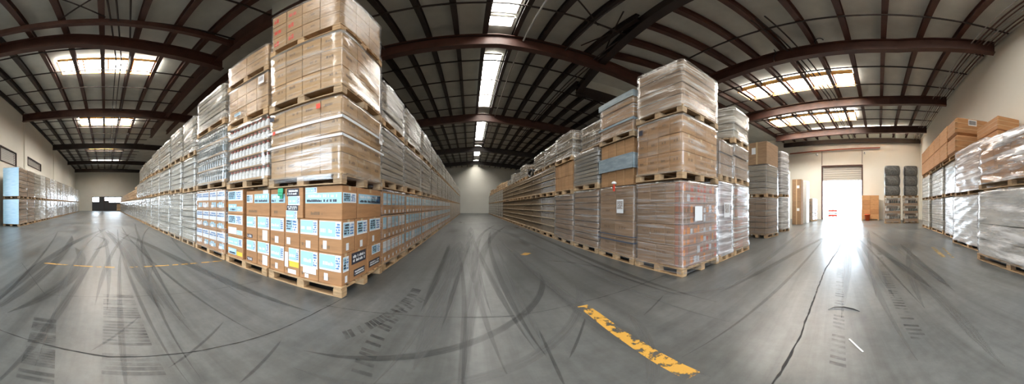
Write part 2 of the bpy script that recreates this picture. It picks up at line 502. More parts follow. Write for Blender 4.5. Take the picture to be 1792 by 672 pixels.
NV = [0]
def pallet_load(label, group, loc, rotz, w, d, h, kind, **k):
    """a wrapped unit load: pallet, the goods on it, the film around them. loc = centre of the base"""
    NV[0] += 1; var = NV[0]
    t = thing('pallet_load', label, 'pallet load', loc, rotz, group)
    pal = k.get('pallet', True); z = PH if pal else 0.0
    gw, gd = w - .05, d - .05
    if pal: link('pallet', pallet_mesh(w, d), t)
    rnd = random.Random(var * 13 + 1)
    zt = h
    if kind == 'cartons':
        nx, ny, nz = k.get('n', (3, 2, 3)); m = k.get('m', 'kraft'); st = k.get('style', 'print')
        th = (h - z - .01) / nz
        for c in range(nz):
            for a in range(nx):
                for e in range(ny):
                    if 0 < a < nx - 1 and 0 < e < ny - 1: continue
                    if k.get('front_only') and e > 0 and not (a in (0, nx - 1) and e == ny - 1): pass
                    cw, cd = gw / nx, gd / ny
                    s = st
                    if st == 'redprint' and a > 1: s = 'print'
                    o = link('carton', carton_mesh(cw - k.get('seam', .008), cd - .006, th - k.get('seam', .008) * .7, m, s, rnd.randrange(3)), t,
                             (-gw / 2 + cw * (a + .5), -gd / 2 + cd * (e + .5) + rnd.uniform(-.004, .004), z + c * th))
                    o.rotation_euler = (0, 0, rnd.uniform(-.006, .006))
    elif kind == 'layers':
        nz = k.get('nz', 5); m = k.get('m', 'grey_goods'); th = (h - z - .01) / nz
        for c in range(nz):
            o = link('carton_layer', layer_mesh(gw, gd - .024 * (c % 2), th - .018, m), t, (rnd.uniform(-.010, .010), rnd.uniform(-.010, .010), z + c * th))
    elif kind == 'jars':
        nz = k.get('nz', 5); th = (h - z - .01) / nz
        for c in range(nz): link('jar_tray', jar_layer_mesh(gw, gd, th - .006), t, (rnd.uniform(-.006, .006), rnd.uniform(-.006, .006), z + c * th))
    elif kind == 'bottles':
        nz = k.get('nz', 4); th = (h - z - .01) / nz
        for c in range(nz):
            link('bottle_layer', bottle_layer_mesh(gw, gd, th - .006, k.get('dark', False)), t, (0, 0, z + c * th))
    elif kind == 'tall':        # tall narrow cartons standing upright side by side, a sheet tied around them
        nx = k.get('nx', 4); cw = gw / nx
        for a in range(nx):
            link('carton', carton_mesh(cw - .012, gd - rnd.uniform(0, .05), h - z - .012, 'mid_kraft', 'plain', 0), t, (-gw / 2 + cw * (a + .5), 0, z))
    fm = k.get('film', 'film_clear')
    if fm:
        z0, z1 = k.get('fz', (.105 if pal else .01, h))
        link('stretch_wrap', film_mesh(w - .03, d - .03, z0, z1, fm, var % k.get('nvar', 6), k.get('amp', .012), 0, k.get('ftop', True)), t)
    for (z0, z1) in k.get('bands', ()):
        b = MB(); X, Y = w / 2 + .012, d / 2 + .012
        for (x0, x1, y0, y1) in ((-X, X, -Y, -Y + .004), (-X, X, Y - .004, Y), (-X, -X + .004, -Y, Y), (X - .004, X, -Y, Y)):
            b.box(x0, x1, y0, y1, z0, z1, k.get('band_m', 'strap'))
        b.build('strap', t)
    for (x, zc, lw, lh, m, face) in k.get('tags', ()):
        b = MB(); r2 = random.Random(var)
        y = -d / 2 - .03 if face == 'y' else w / 2 + .03
        e = -.002 if face == 'y' else .002
        pts = [(x, y, zc), (x + lw, y, zc), (x + lw, y, zc + lh), (x, y, zc + lh)]
        if face == 'y': b.box(x, x + lw, y, y + .002, zc, zc + lh, m)
        else: b.box(y - .002, y, x, x + lw, zc, zc + lh, m)
        if m in ('paper', 'blue'): glyphs(b, r2, x + lw * .1, x + lw * .9, zc + lh * .3, zc + lh * .9, y + e, 'softink', 'y' if face == 'y' else '+x', 8)
        o = b.build('shipping_label', t); o['label'] = {'paper': 'white shipping label', 'red': 'red sticker', 'blue': 'blue label'}.get(m, 'label')
    return t

ORD = ['', 'first', 'second', 'third', 'fourth', 'fifth', 'sixth', 'seventh', 'eighth', 'ninth', 'tenth', 'eleventh', 'twelfth', 'thirteenth',
       'fourteenth', 'fifteenth', 'sixteenth', 'seventeenth', 'eighteenth', 'nineteenth', 'twentieth', 'twenty-first', 'twenty-second', 'twenty-third',
       'twenty-fourth', 'twenty-fifth', 'twenty-sixth', 'twenty-seventh', 'twenty-eighth', 'twenty-ninth', 'thirtieth']
TIER = {1: 'on the floor', 2: 'second tier', 3: 'third tier', 4: 'top tier'}

# ------------------------------------------------------------------ camera: a panorama swept by hand at chest height
HC = 1.1
cam = D.objects.new('camera', D.cameras.new('camera')); C.objects.link(cam); sc.camera = cam
cd = cam.data; cd.type = 'PANO'; cd.clip_start = .02; cd.clip_end = 400
FPX = 406.0
def setp(k, v):
    for tgt in (cd,):
        try: setattr(tgt, k, v); return
        except Exception: pass
setp('panorama_type', 'EQUIRECTANGULAR')
setp('longitude_min', -822 / FPX); setp('longitude_max', (1792 - 822) / FPX)
setp('latitude_max', 361 / FPX); setp('latitude_min', -(672 - 361) / FPX)
cam.matrix_world = Matrix.Translation((0, 0, HC)) @ Matrix.Rotation(-.006, 4, 'Y') @ Matrix.Rotation(PI / 2, 4, 'X')

# the bay towards the dock door stands askew to the aisles: u runs to the door, v across
PHI = R(11); CU, SU = math.cos(PHI), math.sin(PHI)
def UV(u, v): return (CU * u + SU * v, -SU * u + CU * v)
def uvz(u, v, z): return (*UV(u, v), z)

# ------------------------------------------------------------------ floor
b = MB(); b.quad([(-46, -26, 0), (44, -26, 0), (44, 40, 0), (-46, 40, 0)], 'floor')
FLOOR = struct(b.build('floor'))
def ribbon(name, pts, w, m, z=.0015, jag=0, seed=1):
    """a flat mark on the floor, following pts"""
    rnd = random.Random(seed); b = MB(); P = [Vector((*p, 0)) for p in pts]
    if jag:
        Q = []
        for a in range(len(P) - 1):
            n = max(2, int((P[a + 1] - P[a]).length / .045))
            for k in range(n): Q.append(P[a].lerp(P[a + 1], k / n))
        Q.append(P[-1]); P = Q
    L_, R_ = [], []
    dr = 0
    for a, p in enumerate(P):
        t = (P[min(a + 1, len(P) - 1)] - P[max(a - 1, 0)]).normalized(); nrm = Vector((-t.y, t.x, 0))
        if jag: dr = dr * .85 + rnd.uniform(-jag, jag)
        ww = w * (rnd.uniform(.45, 1.3) if jag else 1)
        if name == 'tyre_mark': ww *= min(1, .05 + 6 * min(a, len(P) - 1 - a) / len(P))
        L_.append(p + nrm * (ww / 2 + dr)); R_.append(p + nrm * (-ww / 2 + dr))
    for a in range(len(P) - 1):
        b.quad([(*q.xy, z) for q in (R_[a], R_[a + 1], L_[a + 1], L_[a])], m)
    o = b.build(name, FLOOR); uv = o.data.uv_layers.new(name='along').data; v0 = 0
    for a in range(len(P) - 1):
        v1 = v0 + (P[a + 1] - P[a]).length
        for k, c in enumerate(((0, v0), (0, v1), (1, v1), (1, v0))): uv[a * 4 + k].uv = c
        v0 = v1
    return o
ribbon('expansion_crack', [(-1.75, -1.2), (-1.57, -.5), (-1.43, .02), (-1.39, .52), (-1.355, 1.05), (-1.36, 1.72), (-1.34, 2.3)], .011, 'crack', .002, .0025, 2)
ribbon('expansion_crack', [(.6, .31), (1.12, .30), (1.79, .26), (2.28, .25), (3.02, .22), (4.09, .15), (5.76, -.07), (9.14, -.46), (13, -1.0)], .017, 'crack', .002, .004, 5)
ribbon('expansion_crack', [(1.14, 2.23), (1.70, 2.29), (2.52, 2.40), (2.75, 2.42)], .009, 'crack', .002, .002, 7)
ribbon('floor_joint', [(-1.38, 1.95), (-.64, 2.08), (0, 2.12), (.4, 2.12), (1.14, 2.22)], .006, 'crack', .0018, .001, 8)
ribbon('floor_joint', [(-4.0, -1.5), (-2.62, -.7), (-2.62, .5), (-2.55, 2.0)], .005, 'crack', .0018, .001, 9)
for a, bb in (((-4.15, -1.12), (-3.98, .16)), ((-3.965, .42), (-3.98, 1.12)), ((-3.98, 1.18), (-3.94, 2.17))):
    ribbon('lane_marking', [a, bb], .055, 'lane_yellow', .0022)
ribbon('lane_marking', [(1.135, 2.14), (1.135, 1.9), (1.09, 1.28), (1.02, .70)], .115, 'lane_yellow', .0022)
ribbon('lane_marking', [(1.20, 5.05), (1.36, 5.25)], .16, 'lane_yellow', .0022)
ribbon('lane_marking', [(5.8, -2.62), (4.5, -2.3)], .10, 'lane_faint', .0022)
ribbon('lane_marking', [(5.6, -2.82), (4.35, -2.45)], .06, 'lane_faint', .0022)
rt = random.Random(11)
def arc(x0, y0, ang, curv, L, n=14):
    P = []; x, y, a = x0, y0, ang
    for k in range(n + 1):
        P.append((x, y)); x += L / n * math.cos(a); y += L / n * math.sin(a); a += curv * L / n
    return P
def mark(pts, w, m, seed, tread=False):
    """a tyre track: two rubbed edges, or a ladder of tread bars"""
    if not tread: return ribbon('tyre_mark', pts, w, m, .0008 + (seed % 7) * .00006)
    b = MB(); rnd = random.Random(seed); P = [Vector((*p, 0)) for p in pts]
    for a in range(len(P) - 1):
        t = (P[a + 1] - P[a]); n = max(2, int(t.length / .07)); tn = t.normalized(); nr = Vector((-tn.y, tn.x, 0))
        for k in range(n):
            if rnd.random() < .2: continue
            c = P[a] + t * (k / n); s = tn * .02
            e0 = c + nr * w * .5 + tn * .05; e1 = c - nr * w * .5
            b.quad([(*q.xy, .0012) for q in (e1 - s, e1 + s, e0 + s, e0 - s)], 'tread')
    return b.build('tyre_mark', FLOOR)
# wheel paths of the trucks along each aisle, and the sweeps where they turn
for k in range(15):
    mark(arc(rt.uniform(-1.1, 2.3), rt.uniform(.6, 2.2), PI / 2 + rt.uniform(-.07, .07), rt.uniform(-.03, .03), rt.uniform(4, 14)), rt.choice((.06, .1, .14, .2)), rt.choice(('rubber', 'rubber', 'scuff')), rt.randrange(99))
for k in range(17):
    mark(arc(rt.uniform(-2.5, -.8), rt.uniform(-1.4, 1.75), PI + rt.uniform(-.1, .1), rt.uniform(-.04, .04), rt.uniform(4, 14)), rt.choice((.06, .1, .14, .2)), rt.choice(('rubber', 'rubber', 'scuff')), rt.randrange(99))
for k in range(11):
    mark(arc(rt.uniform(.7, 3), rt.uniform(-1.5, 1.4), rt.uniform(-.14, .02), rt.uniform(-.02, .02), rt.uniform(4, 12)), rt.choice((.06, .1, .14, .2)), rt.choice(('rubber', 'scuff')), rt.randrange(99))
mark(arc(-1.2, .15, PI, 0, 1.5), .34, 'rubber', 3, True); mark(arc(-1.1, -.35, PI + .2, 0, .9), .2, 'rubber', 4, True)
mark(arc(1.35, -.02, -.03, .0, 4.5), .10, 'rubber', 5, True); mark(arc(1.6, -.62, -.08, -.02, 4.5), .12, 'rubber', 6, True)
mark(arc(-.55, 1.1, 1.9, -.5, 1.5), .12, 'rubber', 7, True); mark(arc(-.9, 1.5, 1.2, .3, 1.4), .12, 'rubber', 8, True)
mark(arc(-1.0, 1.15, .3, .35, 3.4), .09, 'rubber', 21); mark(arc(-.9, .95, .1, .4, 3.2), .1, 'scuff', 22)
mark(arc(1.5, 4.4, -.5, -.8, 1.6), .12, 'scuff', 23); mark(arc(2.0, 2.1, -1.1, .7, 1.2), .1, 'scuff', 24)
mark(arc(.75, .75, .7, .5, 1.2), .09, 'scuff', 25); mark(arc(-5.5, -.3, PI - .5, .4, 3), .12, 'rubber', 26)
mark(arc(2.2, -.9, -.2, -.05, 5), .12, 'scuff', 27); mark(arc(-3.2, .6, PI - .25, .12, 5), .14, 'scuff', 28)
mark(arc(-2.0, -.9, PI - .4, .2, 4), .2, 'rubber', 29); mark(arc(1.0, -.9, -.25, .1, 4), .14, 'scuff', 30)
mark(arc(-.3, 1.25, PI / 2, 0, 6), .34, 'scuff', 31); mark(arc(.05, 3.2, PI / 2, 0, 9), .3, 'scuff', 32)
for x, y, a, L in ((-1.25, .35, 2.2, .8), (-1.5, -.1, 2.5, .7), (-.95, .62, 2.0, .6), (.6, 1.3, .9, .7), (.45, 1.0, 1.4, .8), (1.5, 1.6, .4, .6)):
    mark(arc(x, y, a, .1, L), .025, 'rubber', int(L * 100))

# ------------------------------------------------------------------ walls
def panel_wall(name, P0, P1, z1, t, holes=(), m='wall', out=1):
    """a wall from P0 to P1 with rectangular openings (s0, s1, z0, z1) along it"""
    P0, P1 = Vector((*P0, 0)), Vector((*P1, 0)); L = (P1 - P0).length; d = (P1 - P0) / L
    mt = Matrix.Translation(P0) @ Matrix.Rotation(math.atan2(d.y, d.x), 4, 'Z')
    b = MB(); y0, y1 = (0, t) if out > 0 else (-t, 0)
    xs = sorted({0, L} | {h[0] for h in holes} | {h[1] for h in holes})
    for a in range(len(xs) - 1):
        x0, x1 = xs[a], xs[a + 1]; c = (x0 + x1) / 2
        hs = sorted([h for h in holes if h[0] < c < h[1]], key=lambda h: h[2]); z = 0
        for h in hs:
            if h[2] > z: b.box(x0, x1, y0, y1, z, h[2], m, mtx=mt)
            z = h[3]
        b.box(x0, x1, y0, y1, z, z1, m, mtx=mt)
    return struct(b.build(name)), mt
# long wall with the louvred openings; its own dock door stands just out of the frame
WY = -5.6
wl, mtl = panel_wall('wall_south', (-43, WY), (-3, WY), 8.2, .25, [(33.3, 37.6, 0, 3.7), (29.1, 31.5, 3.58, 4.5), (23.3, 26.9, 4.05, 4.72)], out=-1)
for px in (-15.4, -24.6, -36.3):
    b = MB(); b.box(px - .12, px + .12, WY, WY + .1, 0, 7.9, 'wall', .01); struct(b.build('trim_1'))
def louvre(name, x0, x1, z0, z1):
    fr = MB(); t = .06
    for (a, c, e, f) in ((x0, x1, z0, z0 + t), (x0, x1, z1 - t, z1), (x0, x0 + t, z0, z1), (x1 - t, x1, z0, z1)):
        fr.box(a, c, WY - .2, WY + .03, e, f, 'steel_dark')
    o = struct(fr.build(name)); s = MB(); n = 7
    for k in range(n):
        z = z0 + t + (z1 - z0 - 2 * t) * (k + .5) / n; h = (z1 - z0 - 2 * t) / n
        s.quad([(x0 + t, WY - .08, z + h * .55), (x1 - t, WY - .08, z + h * .55), (x1 - t, WY - .02, z - h * .5), (x0 + t, WY - .02, z - h * .5)], 'louvre')
    s.build('louvre_blades', o)
    s = MB(); s.box(x0, x1, WY - .24, WY - .2, z0, z1, 'louvre'); s.build('backing', o)
louvre('window_1', -13.9, -11.5, 3.58, 4.5); louvre('window_2', -19.7, -16.1, 4.05, 4.72)
# plain wall behind the row towards the dock door
VW = -3.8
wr, _ = panel_wall('wall_right', UV(-2.4, VW), UV(21.3, VW), 8.2, .25, [(2.6, 6.4, 0, 3.7)], out=-1)
struct(panel_wall('wall_back', UV(-2.4, VW - .2), (-3.0, WY - .2), 8.2, .25)[0])
# end wall with the dock door
UE = 21.0
wd, _ = panel_wall('wall_east', UV(UE, VW - .2), UV(UE, 13), 8.2, .3, [(1.53 - VW + .2, 5.18 - VW + .2, 0, 4.95)], out=-1)
# far ends of the two other aisles
wf, _ = panel_wall('wall_north', (-12, 37), (13, 37), 8.2, .3)
ww, _ = panel_wall('wall_west', (-43, -6), (-43, 9), 8.2, .3, [(3.55, 9.2, 0, 2.62)])
panel_wall('wall_side', (-43, 9), (-12, 37.3), 8.2, .3)
panel_wall('wall_corner', (13, 37.3), UV(UE + .3, 13), 8.2, .3)

# dock door: half-rolled slatted shutter in a steel frame
def uvbox(b, u0, u1, v0, v1, z0, z1, m, bev=0):
    mt = Matrix.Rotation(-PHI, 4, 'Z'); b.box(u0, u1, v0, v1, z0, z1, m, bev, mt)
b = MB(); uvbox(b, UE - .06, UE + .1, 1.43, 1.55, 0, 5.05, 'steel_brown'); uvbox(b, UE - .06, UE + .1, 5.16, 5.28, 0, 5.05, 'steel_brown'); uvbox(b, UE - .06, UE + .1, 1.43, 5.28, 4.93, 5.05, 'steel_brown')
dd = struct(b.build('door_1'))
b = MB(); n = 13
for k in range(n):
    z = 3.62 + k * (4.93 - 3.62) / n; uvbox(b, UE + .10 + .02 * (k % 2), UE + .15, 1.55, 5.16, z, z + .112, 'shutter', .012)
b.build('roller_shutter', dd)
# glazed office front at the far end of the vented-wall aisle
b = MB()
for y0, y1 in ((-2.45, -2.35), (-1.15, -1.05), (-.3, -.1), (.55, .7), (1.75, 1.85), (3.1, 3.2)): b.box(-43.2, -43.05, y0, y1, 0, 2.62, 'steel_dark')
b.box(-43.2, -43.05, -2.4, 3.2, 2.5, 2.62, 'steel_dark'); b.box(-43.2, -43.05, .6, 3.2, 1.5, 1.6, 'steel_dark')
wo = struct(b.build('door_2'))
b = MB(); b.box(-43.16, -43.1, -1.1, -.3, 0, 2.5, 'black', .005); b.box(-43.16, -43.1, -2.4, -1.15, 0, 1.7, 'black', .005); b.box(-43.16, -43.1, .66, 3.12, 0, 1.5, 'black', .005); b.box(-43.16, -43.1, -.1, .6, 0, 1.9, 'black', .005)
b.build('door_leaf', wo)
# steel frames of the two dock doors beside and behind the viewpoint
b = MB()
for x0, x1, z0, z1 in ((-9.82, -9.7, 0, 3.8), (-5.4, -5.28, 0, 3.8), (-9.82, -5.28, 3.7, 3.82)): b.box(x0, x1, WY - .2, WY + .05, z0, z1, 'steel_dark')
struct(b.build('door_3'))
b = MB()
for u0, u1, z0, z1 in ((.1, .2, 0, 3.8), (4.0, 4.1, 0, 3.8), (.1, 4.1, 3.7, 3.82)): uvbox(b, u0, u1, VW - .2, VW + .05, z0, z1, 'steel_dark')
struct(b.build('door_4'))
# yard outside
b = MB(); b.quad([(-140, -140, -.03), (140, -140, -.03), (140, 140, -.03), (-140, 140, -.03)], 'concrete'); o = struct(b.build('ground'))

# ------------------------------------------------------------------ roof
RX = .85; SL = .085
def dz(x): return 7.95 - SL * min(abs(x - RX), 8.2)
b = MB(); T = 8.05
b.quad([(-45, -8, T), (-45, 3.9, T), (0, 3.9, T), (0, -26, T), (-10, -26, T)], 'deck'); b.quad([(0, -26, T), (0, 2.5, T), (5, 2.5, T), (5, -26, T)], 'deck')
b.quad([(5.0, -26, T), (5.0, 10, T), (46, 10, T), (46, -26, T)], 'deck')
b.quad([(-45, 3.9, T), (-45, 40, T), (-4.5, 40, T), (-4.5, 3.9, T)], 'deck'); b.quad([(9, 10, T), (9, 40, T), (46, 40, T), (46, 10, T)], 'deck')
GX = lambda y: 3.75 + (y - 2.5) * (1.25 / 7.5)          # the edge girder runs slightly askew
for P in (((-4.5, 3.9), (-4.5, 40), (0, 40), (0, 3.9)), ((0, 2.5), (0, 40), (RX, 40), (RX, 2.5)), ((RX, 2.5), (RX, 40), (5, 40), (5, 10), (GX(2.5), 2.5)), ((5, 10), (5, 40), (9, 40), (9, 10))):
    b.quad([(x, y, dz(x)) for x, y in P], 'deck')
b.quad([(GX(2.5), 2.5, T), (5, 10, T), (5, 2.5, T)], 'deck')
# upstands where the gable over the centre aisle meets the flat bays
b.quad([(GX(2.5), 2.5, dz(GX(2.5))), (5.0, 10, dz(5)), (5.0, 10, T), (GX(2.5), 2.5, T)], 'deck'); b.quad([(-4.5, 3.9, dz(-4.5)), (0, 3.9, dz(0)), (0, 3.9, T), (-4.5, 3.9, T)], 'deck')
b.quad([(0, 2.5, dz(0)), (0, 3.9, dz(0)), (0, 3.9, T), (0, 2.5, T)], 'deck'); b.quad([(0, 2.5, dz(0)), (RX, 2.5, dz(RX)), (GX(2.5), 2.5, dz(GX(2.5))), (GX(2.5), 2.5, T), (0, 2.5, T)], 'deck')
b.quad([(5, 10, dz(5)), (9, 10, dz(9)), (9, 10, T), (5, 10, T)], 'deck'); b.quad([(9, 10, dz(9)), (9, 40, dz(9)), (9, 40, T), (9, 10, T)], 'deck'); b.quad([(-4.5, 3.9, dz(-4.5)), (-4.5, 40, dz(-4.5)), (-4.5, 40, T), (-4.5, 3.9, T)], 'deck')
struct(b.build('ceiling'))

def sweep(name, pts, prof, m, parent=None):
    """profile rectangles (side0, side1, z0, z1) run along pts, which give the level of the lower edge"""
    b = MB(); P = [Vector(p) for p in pts]
    for (o0, o1, z0, z1) in prof:
        ring = []
        for a, p in enumerate(P):
            t = (P[min(a + 1, len(P) - 1)] - P[max(a - 1, 0)]); t.z = 0; t.normalize(); n = Vector((-t.y, t.x, 0))
            ring.append([p + n * o0 + Vector((0, 0, z0)), p + n * o1 + Vector((0, 0, z0)), p + n * o1 + Vector((0, 0, z1)), p + n * o0 + Vector((0, 0, z1))])
        for a in range(len(P) - 1):
            for j in range(4): q = (j + 1) % 4; b.quad([ring[a][j], ring[a][q], ring[a + 1][q], ring[a + 1][j]], m)
        b.quad(ring[0][::-1], m); b.quad(ring[-1], m)
    o = b.build(name, parent)
    if not parent: struct(o)
    return o
IB = [(-.13, .13, 0, .03), (-.012, .012, .03, .52), (-.13, .13, .52, .55)]
def beam(pts, m='steel_brown', ends=True): return sweep('roof_rafter', pts, IB, m)
for k, y in enumerate((7.1, 15.4, 24.6, 32.5)):
    pts = [(-6.5, y), (RX, y), (9 if k else 6.6, y)]
    beam([(x, yy, dz(x) - .92) for x, yy in pts], 'steel_brown' if k < 2 else 'steel_dark')
beam([(-7.0, -5.5, 7.0), (-7.15, -1, 7.0), (-7.5, 1.5, 6.95), (-7.65, 4.2, 6.85)])
for k, x in enumerate((-14.8, -23.9, -33.5, -41.5)): beam([(x, -5.5, 7.0), (x, 0, 7.03), (x, 10, 6.9)], 'steel_brown' if k < 1 else 'steel_dark')
for k, u in enumerate((7.4, 12.55, 17.8)):
    beam([uvz(u - (.75 if k == 0 else .5), VW + .15, 7.0), uvz(u, -.6, 7.05), uvz(u, 3, 6.98), uvz(u + .15, 8.5, 6.9)])
sweep('roof_rafter', [uvz(20.8, VW, 7.1), uvz(20.8, 9, 7.1)], [(-.1, .1, 0, .4)], 'steel_dark')
sweep('roof_rafter', [(-6.25, -5.5, 7.35), (-6.35, 0, 7.38), (-6.5, 4.2, 7.3)], [(-.08, .08, 0, .22)], 'steel_brown')
sweep('roof_rafter', [(GX(2.3), 2.3, 7.05), (5.0, 10, 7.05)], [(-.14, .14, 0, .03), (-.015, .015, .03, .8)], 'steel_dark')
sweep('roof_rafter', [(-20, 3.95, 7.15), (-2, 3.95, 7.15)], [(-.12, .12, 0, .03), (-.02, .02, .03, .75)], 'steel_brown')
sweep('roof_rafter', [(4.9, 10.0, 6.95), (9, 10.0, 6.85)], [(-.1, .1, 0, .03), (-.015, .015, .03, .6)], 'steel_dark')
# purlins
PU = [(-.07, .07, 0, .025), (-.015, .015, .025, .3), (-.07, .07, .3, .32)]
PW = [(-.085, .085, 0, .025), (-.015, .015, .025, .3), (-.085, .085, .3, .32)]
k = 0
xs = [RX - .42 - .86 * i for i in range(6)] + [RX + .50 + .86 * i for i in range(9)]
for x in xs:
    y0 = (2.6 if x < GX(2.6) - .1 else 2.5 + (x + .15 - 3.75) * 6) if 0 < x < 5 else (4.1 if x < 0 else 10.1)
    sweep('roof_purlin', [(x, y0, dz(x) - .36), (x, 36.9, dz(x) - .36)], PU, 'steel_dark')
for i in range(-5, 4):
    y = -.1 + 1.1 * i; sweep('roof_purlin', [(-2.2, y, 7.62), (-42.9, y, 7.62)], PW, 'steel_dark' if i < -2 else 'steel_brown')
for i in range(4, 10): sweep('roof_purlin', [(-4.65, -.1 + 1.1 * i, 7.62), (-20, -.1 + 1.1 * i, 7.62)], PW, 'steel_brown')
for i in range(-2, 9):
    v = -.16 + 1.15 * i
    if v < VW: continue
    u0 = 2.6 if v < 2.8 else (GX(min(max(CU * v - SU * 4.6, 2.5), 10)) + .2 - SU * v) / CU; sweep('roof_purlin', [uvz(u0, v, 7.62), uvz(20.9, v, 7.62)], PW, 'steel_brown')
# thin ties across the purlins
TI = [(-.025, .025, 0, .05)]
for y in [5.3 + 1.75 * i for i in range(18)]: sweep('roof_tie', [(-4.4, y, dz(-4.4) - .42), (RX, y, dz(RX) - .42), (GX(y) if y < 10 else 9, y, dz(GX(y) if y < 10 else 9) - .42)], TI, 'steel_dark')
for x in [-4.6 - 1.75 * i for i in range(22)]: sweep('roof_tie', [(x, -5.5, 7.55), (x, 4, 7.55)], TI, 'steel_dark')
for u in [5.9 + 1.7 * i for i in range(9)]: sweep('roof_tie', [uvz(u, VW + .05, 7.55), uvz(u, 8.5, 7.55)], TI, 'steel_dark')
# skylights: translucent sheets in a curb
NW = [2]
def skylight(place, s0, s1, t0, t1, z, frame, light, n, curb=.16, bar=.04):
    """a strip of n translucent sheets in one curb; place(s, t, z) puts it in the roof, t runs along the strip"""
    NW[0] += 1; P = [Vector(place(s, t, z)) for s, t in ((s0, t0), (s1, t0), (s1, t1), (s0, t1))]; c = sum(P, Vector()) / 4; fr = MB()
    for a in range(4):
        p, q = P[a], P[(a + 1) % 4]; t = (q - p).normalized(); n_ = Vector((-t.y, t.x, 0)); n_ = n_ if (c - p).dot(n_) > 0 else -n_
        w = Vector((0, 0, curb)); o = n_ * -.05
        fr.quad([p, q, q - w, p - w], frame); fr.quad([p + o, q + o, q + o - w, p + o - w], frame); fr.quad([p - w, q - w, q + o - w, p + o - w], frame)
    f = struct(fr.build('window_%d' % NW[0]))
    for k in range(n):
        a, b_ = t0 + (t1 - t0) * k / n + (bar / 2 if k else 0), t0 + (t1 - t0) * (k + 1) / n - (bar / 2 if k < n - 1 else 0)
        b = MB(); b.quad([place(s, t, z) for s, t in ((s0, a), (s1, a), (s1, b_), (s0, b_))], light); b.build('pane', f)
        if k:
            b = MB(); e = a - bar / 2
            b.quad([place(s0, e - .03, z - .05), place(s1, e - .03, z - .05), place(s1, e + .03, z - .05), place(s0, e + .03, z - .05)], frame); b.build('glazing_bar', f)
XY = lambda s, t, z: (s, t, z)
for y0, y1, n in ((4.0, 6.0, 2), (6.25, 6.75, 1), (8.75, 14.6, 3), (16.4, 22.9, 3), (25.5, 30.2, 3), (33.5, 36, 1)): skylight(XY, RX - .33, RX + .33, y0, y1, dz(RX) - .05, 'white_curb', 'glass_light', n, .08)  # the last one, by the end wall, is added to brighten that wall
for x0, x1 in ((-10.55, -9.35), (-18.9, -17.3), (-27.4, -26.2), (-36.3, -35.5)): skylight(XY, x0, x1, -1.95, 2.2, 7.98, 'sky_frame', 'bay_light', 4, .14)
for u0, u1, va, vb, n in ((10.1, 11.4, 1.15, 7.0, 5), (15.2, 16.7, 1.6, 7.7, 5), (18.9, 19.5, -3.2, 6.0, 5)): skylight(uvz, u0, u1, va, vb, 7.98, 'sky_frame', 'bay_light' if u0 < 18 else 'glass_light', n, .24)
# unseen skylights added over the viewpoint to light the near stacks
skylight(XY, -3.4, -2.2, -3.5, .6, 7.98, 'white_curb', 'glass_light', 4, .08); skylight(uvz, 3.2, 4.4, -2.0, 1.2, 7.98, 'white_curb', 'glass_light', 4, .08)

# pipes and conduits
def pipe(name, pts, r, m, label, cat, group=None, n=8):
    b = MB(); b.tube(pts, r, m, n); b.smooth = True; return tag(b.build(name), label, cat, group)
pipe('conduit', [(RX + .78, 4.0, 7.42), (RX + .78, 36.8, 7.42)], .03, 'pipe', 'pale conduit running beside the ridge skylights over the centre aisle', 'conduit')
pipe('sprinkler_pipe', [uvz(20.85, 8.4, 6.4), uvz(20.85, -.15, 6.62)], .055, 'redpipe', 'red sprinkler pipe crossing the end wall above the dock door', 'pipe')
for k in range(7):
    pipe('conduit', [uvz(3.5, VW + .12 + .13 * k, 7.45 - .02 * (k % 3)), uvz(12, VW + .12 + .13 * k, 7.42), uvz(20.7, VW + .10 + .10 * k, 7.4)], .022 + .008 * (k % 2), 'steel_brown' if k % 3 else 'pipe',
         'thin conduit in the bundle along the top of the plain wall', 'conduit', 'conduits along the plain wall')
for v in (5.22, 1.49): pipe('conduit', [uvz(20.9, v, 5.1), uvz(20.9, v, 6.4)], .02, 'steel_dark', 'thin conduit rising from the dock door frame to the %s' % ('red pipe beside the tall cartons' if v > 3 else 'red pipe nearer the plain wall'), 'conduit')
for k, (v, w) in enumerate(((2.55, 0), (2.72, .1), (2.3, .06))):
    pipe('conduit', [uvz(5.2, v + .5, 7.5), uvz(12, v, 7.48), uvz(20.7, v - w, 7.45)], .028, 'steel_dark', 'dark conduit crossing below the orange-framed skylights', 'conduit', 'conduits under the orange-framed skylights')
for k, y in enumerate((.42, .62, .95)):
    pipe('conduit', [(-4.0, y - .5, 7.5), (-9, y, 7.52), (-42.5, y + .2, 7.5)], .026, 'steel_dark', 'dark conduit running under the roof of the vented wall aisle', 'conduit', 'conduits over the vented wall aisle')
for k, (x, y0) in enumerate(((-2.75, 4.2), (3.05, 3.6), (4.15, 5.5), (4.3, 6.4))):
    pipe('conduit', [(x, max(y0, 4.0), dz(x) - .5), (x + .1, 36.5, dz(x) - .45)], .026, 'steel_dark', ['dark conduit over the box walls of the centre aisle', 'dark conduit over the centre aisle between ridge and edge girder', 'dark conduit of a close pair beside the edge girder', 'dark conduit of a close pair beside the edge girder'][k], 'conduit', 'paired conduits at the edge girder' if k > 1 else None)
def brace(p, q): sweep('roof_brace', [p, q], [(-.018, .018, -.018, .018)], 'steel_dark')
brace((-4.9, -1.2, 7.5), (-6.2, .0, 7.6)); brace((-4.9, 0, 7.5), (-6.2, -1.2, 7.6)); brace((3.4, 4.4, 7.35), (4.3, 6.6, 7.3)); brace((3.4, 6.6, 7.3), (4.3, 4.4, 7.35)); brace((1.8, 4.2, 7.45), (3.3, 5.4, 7.4))
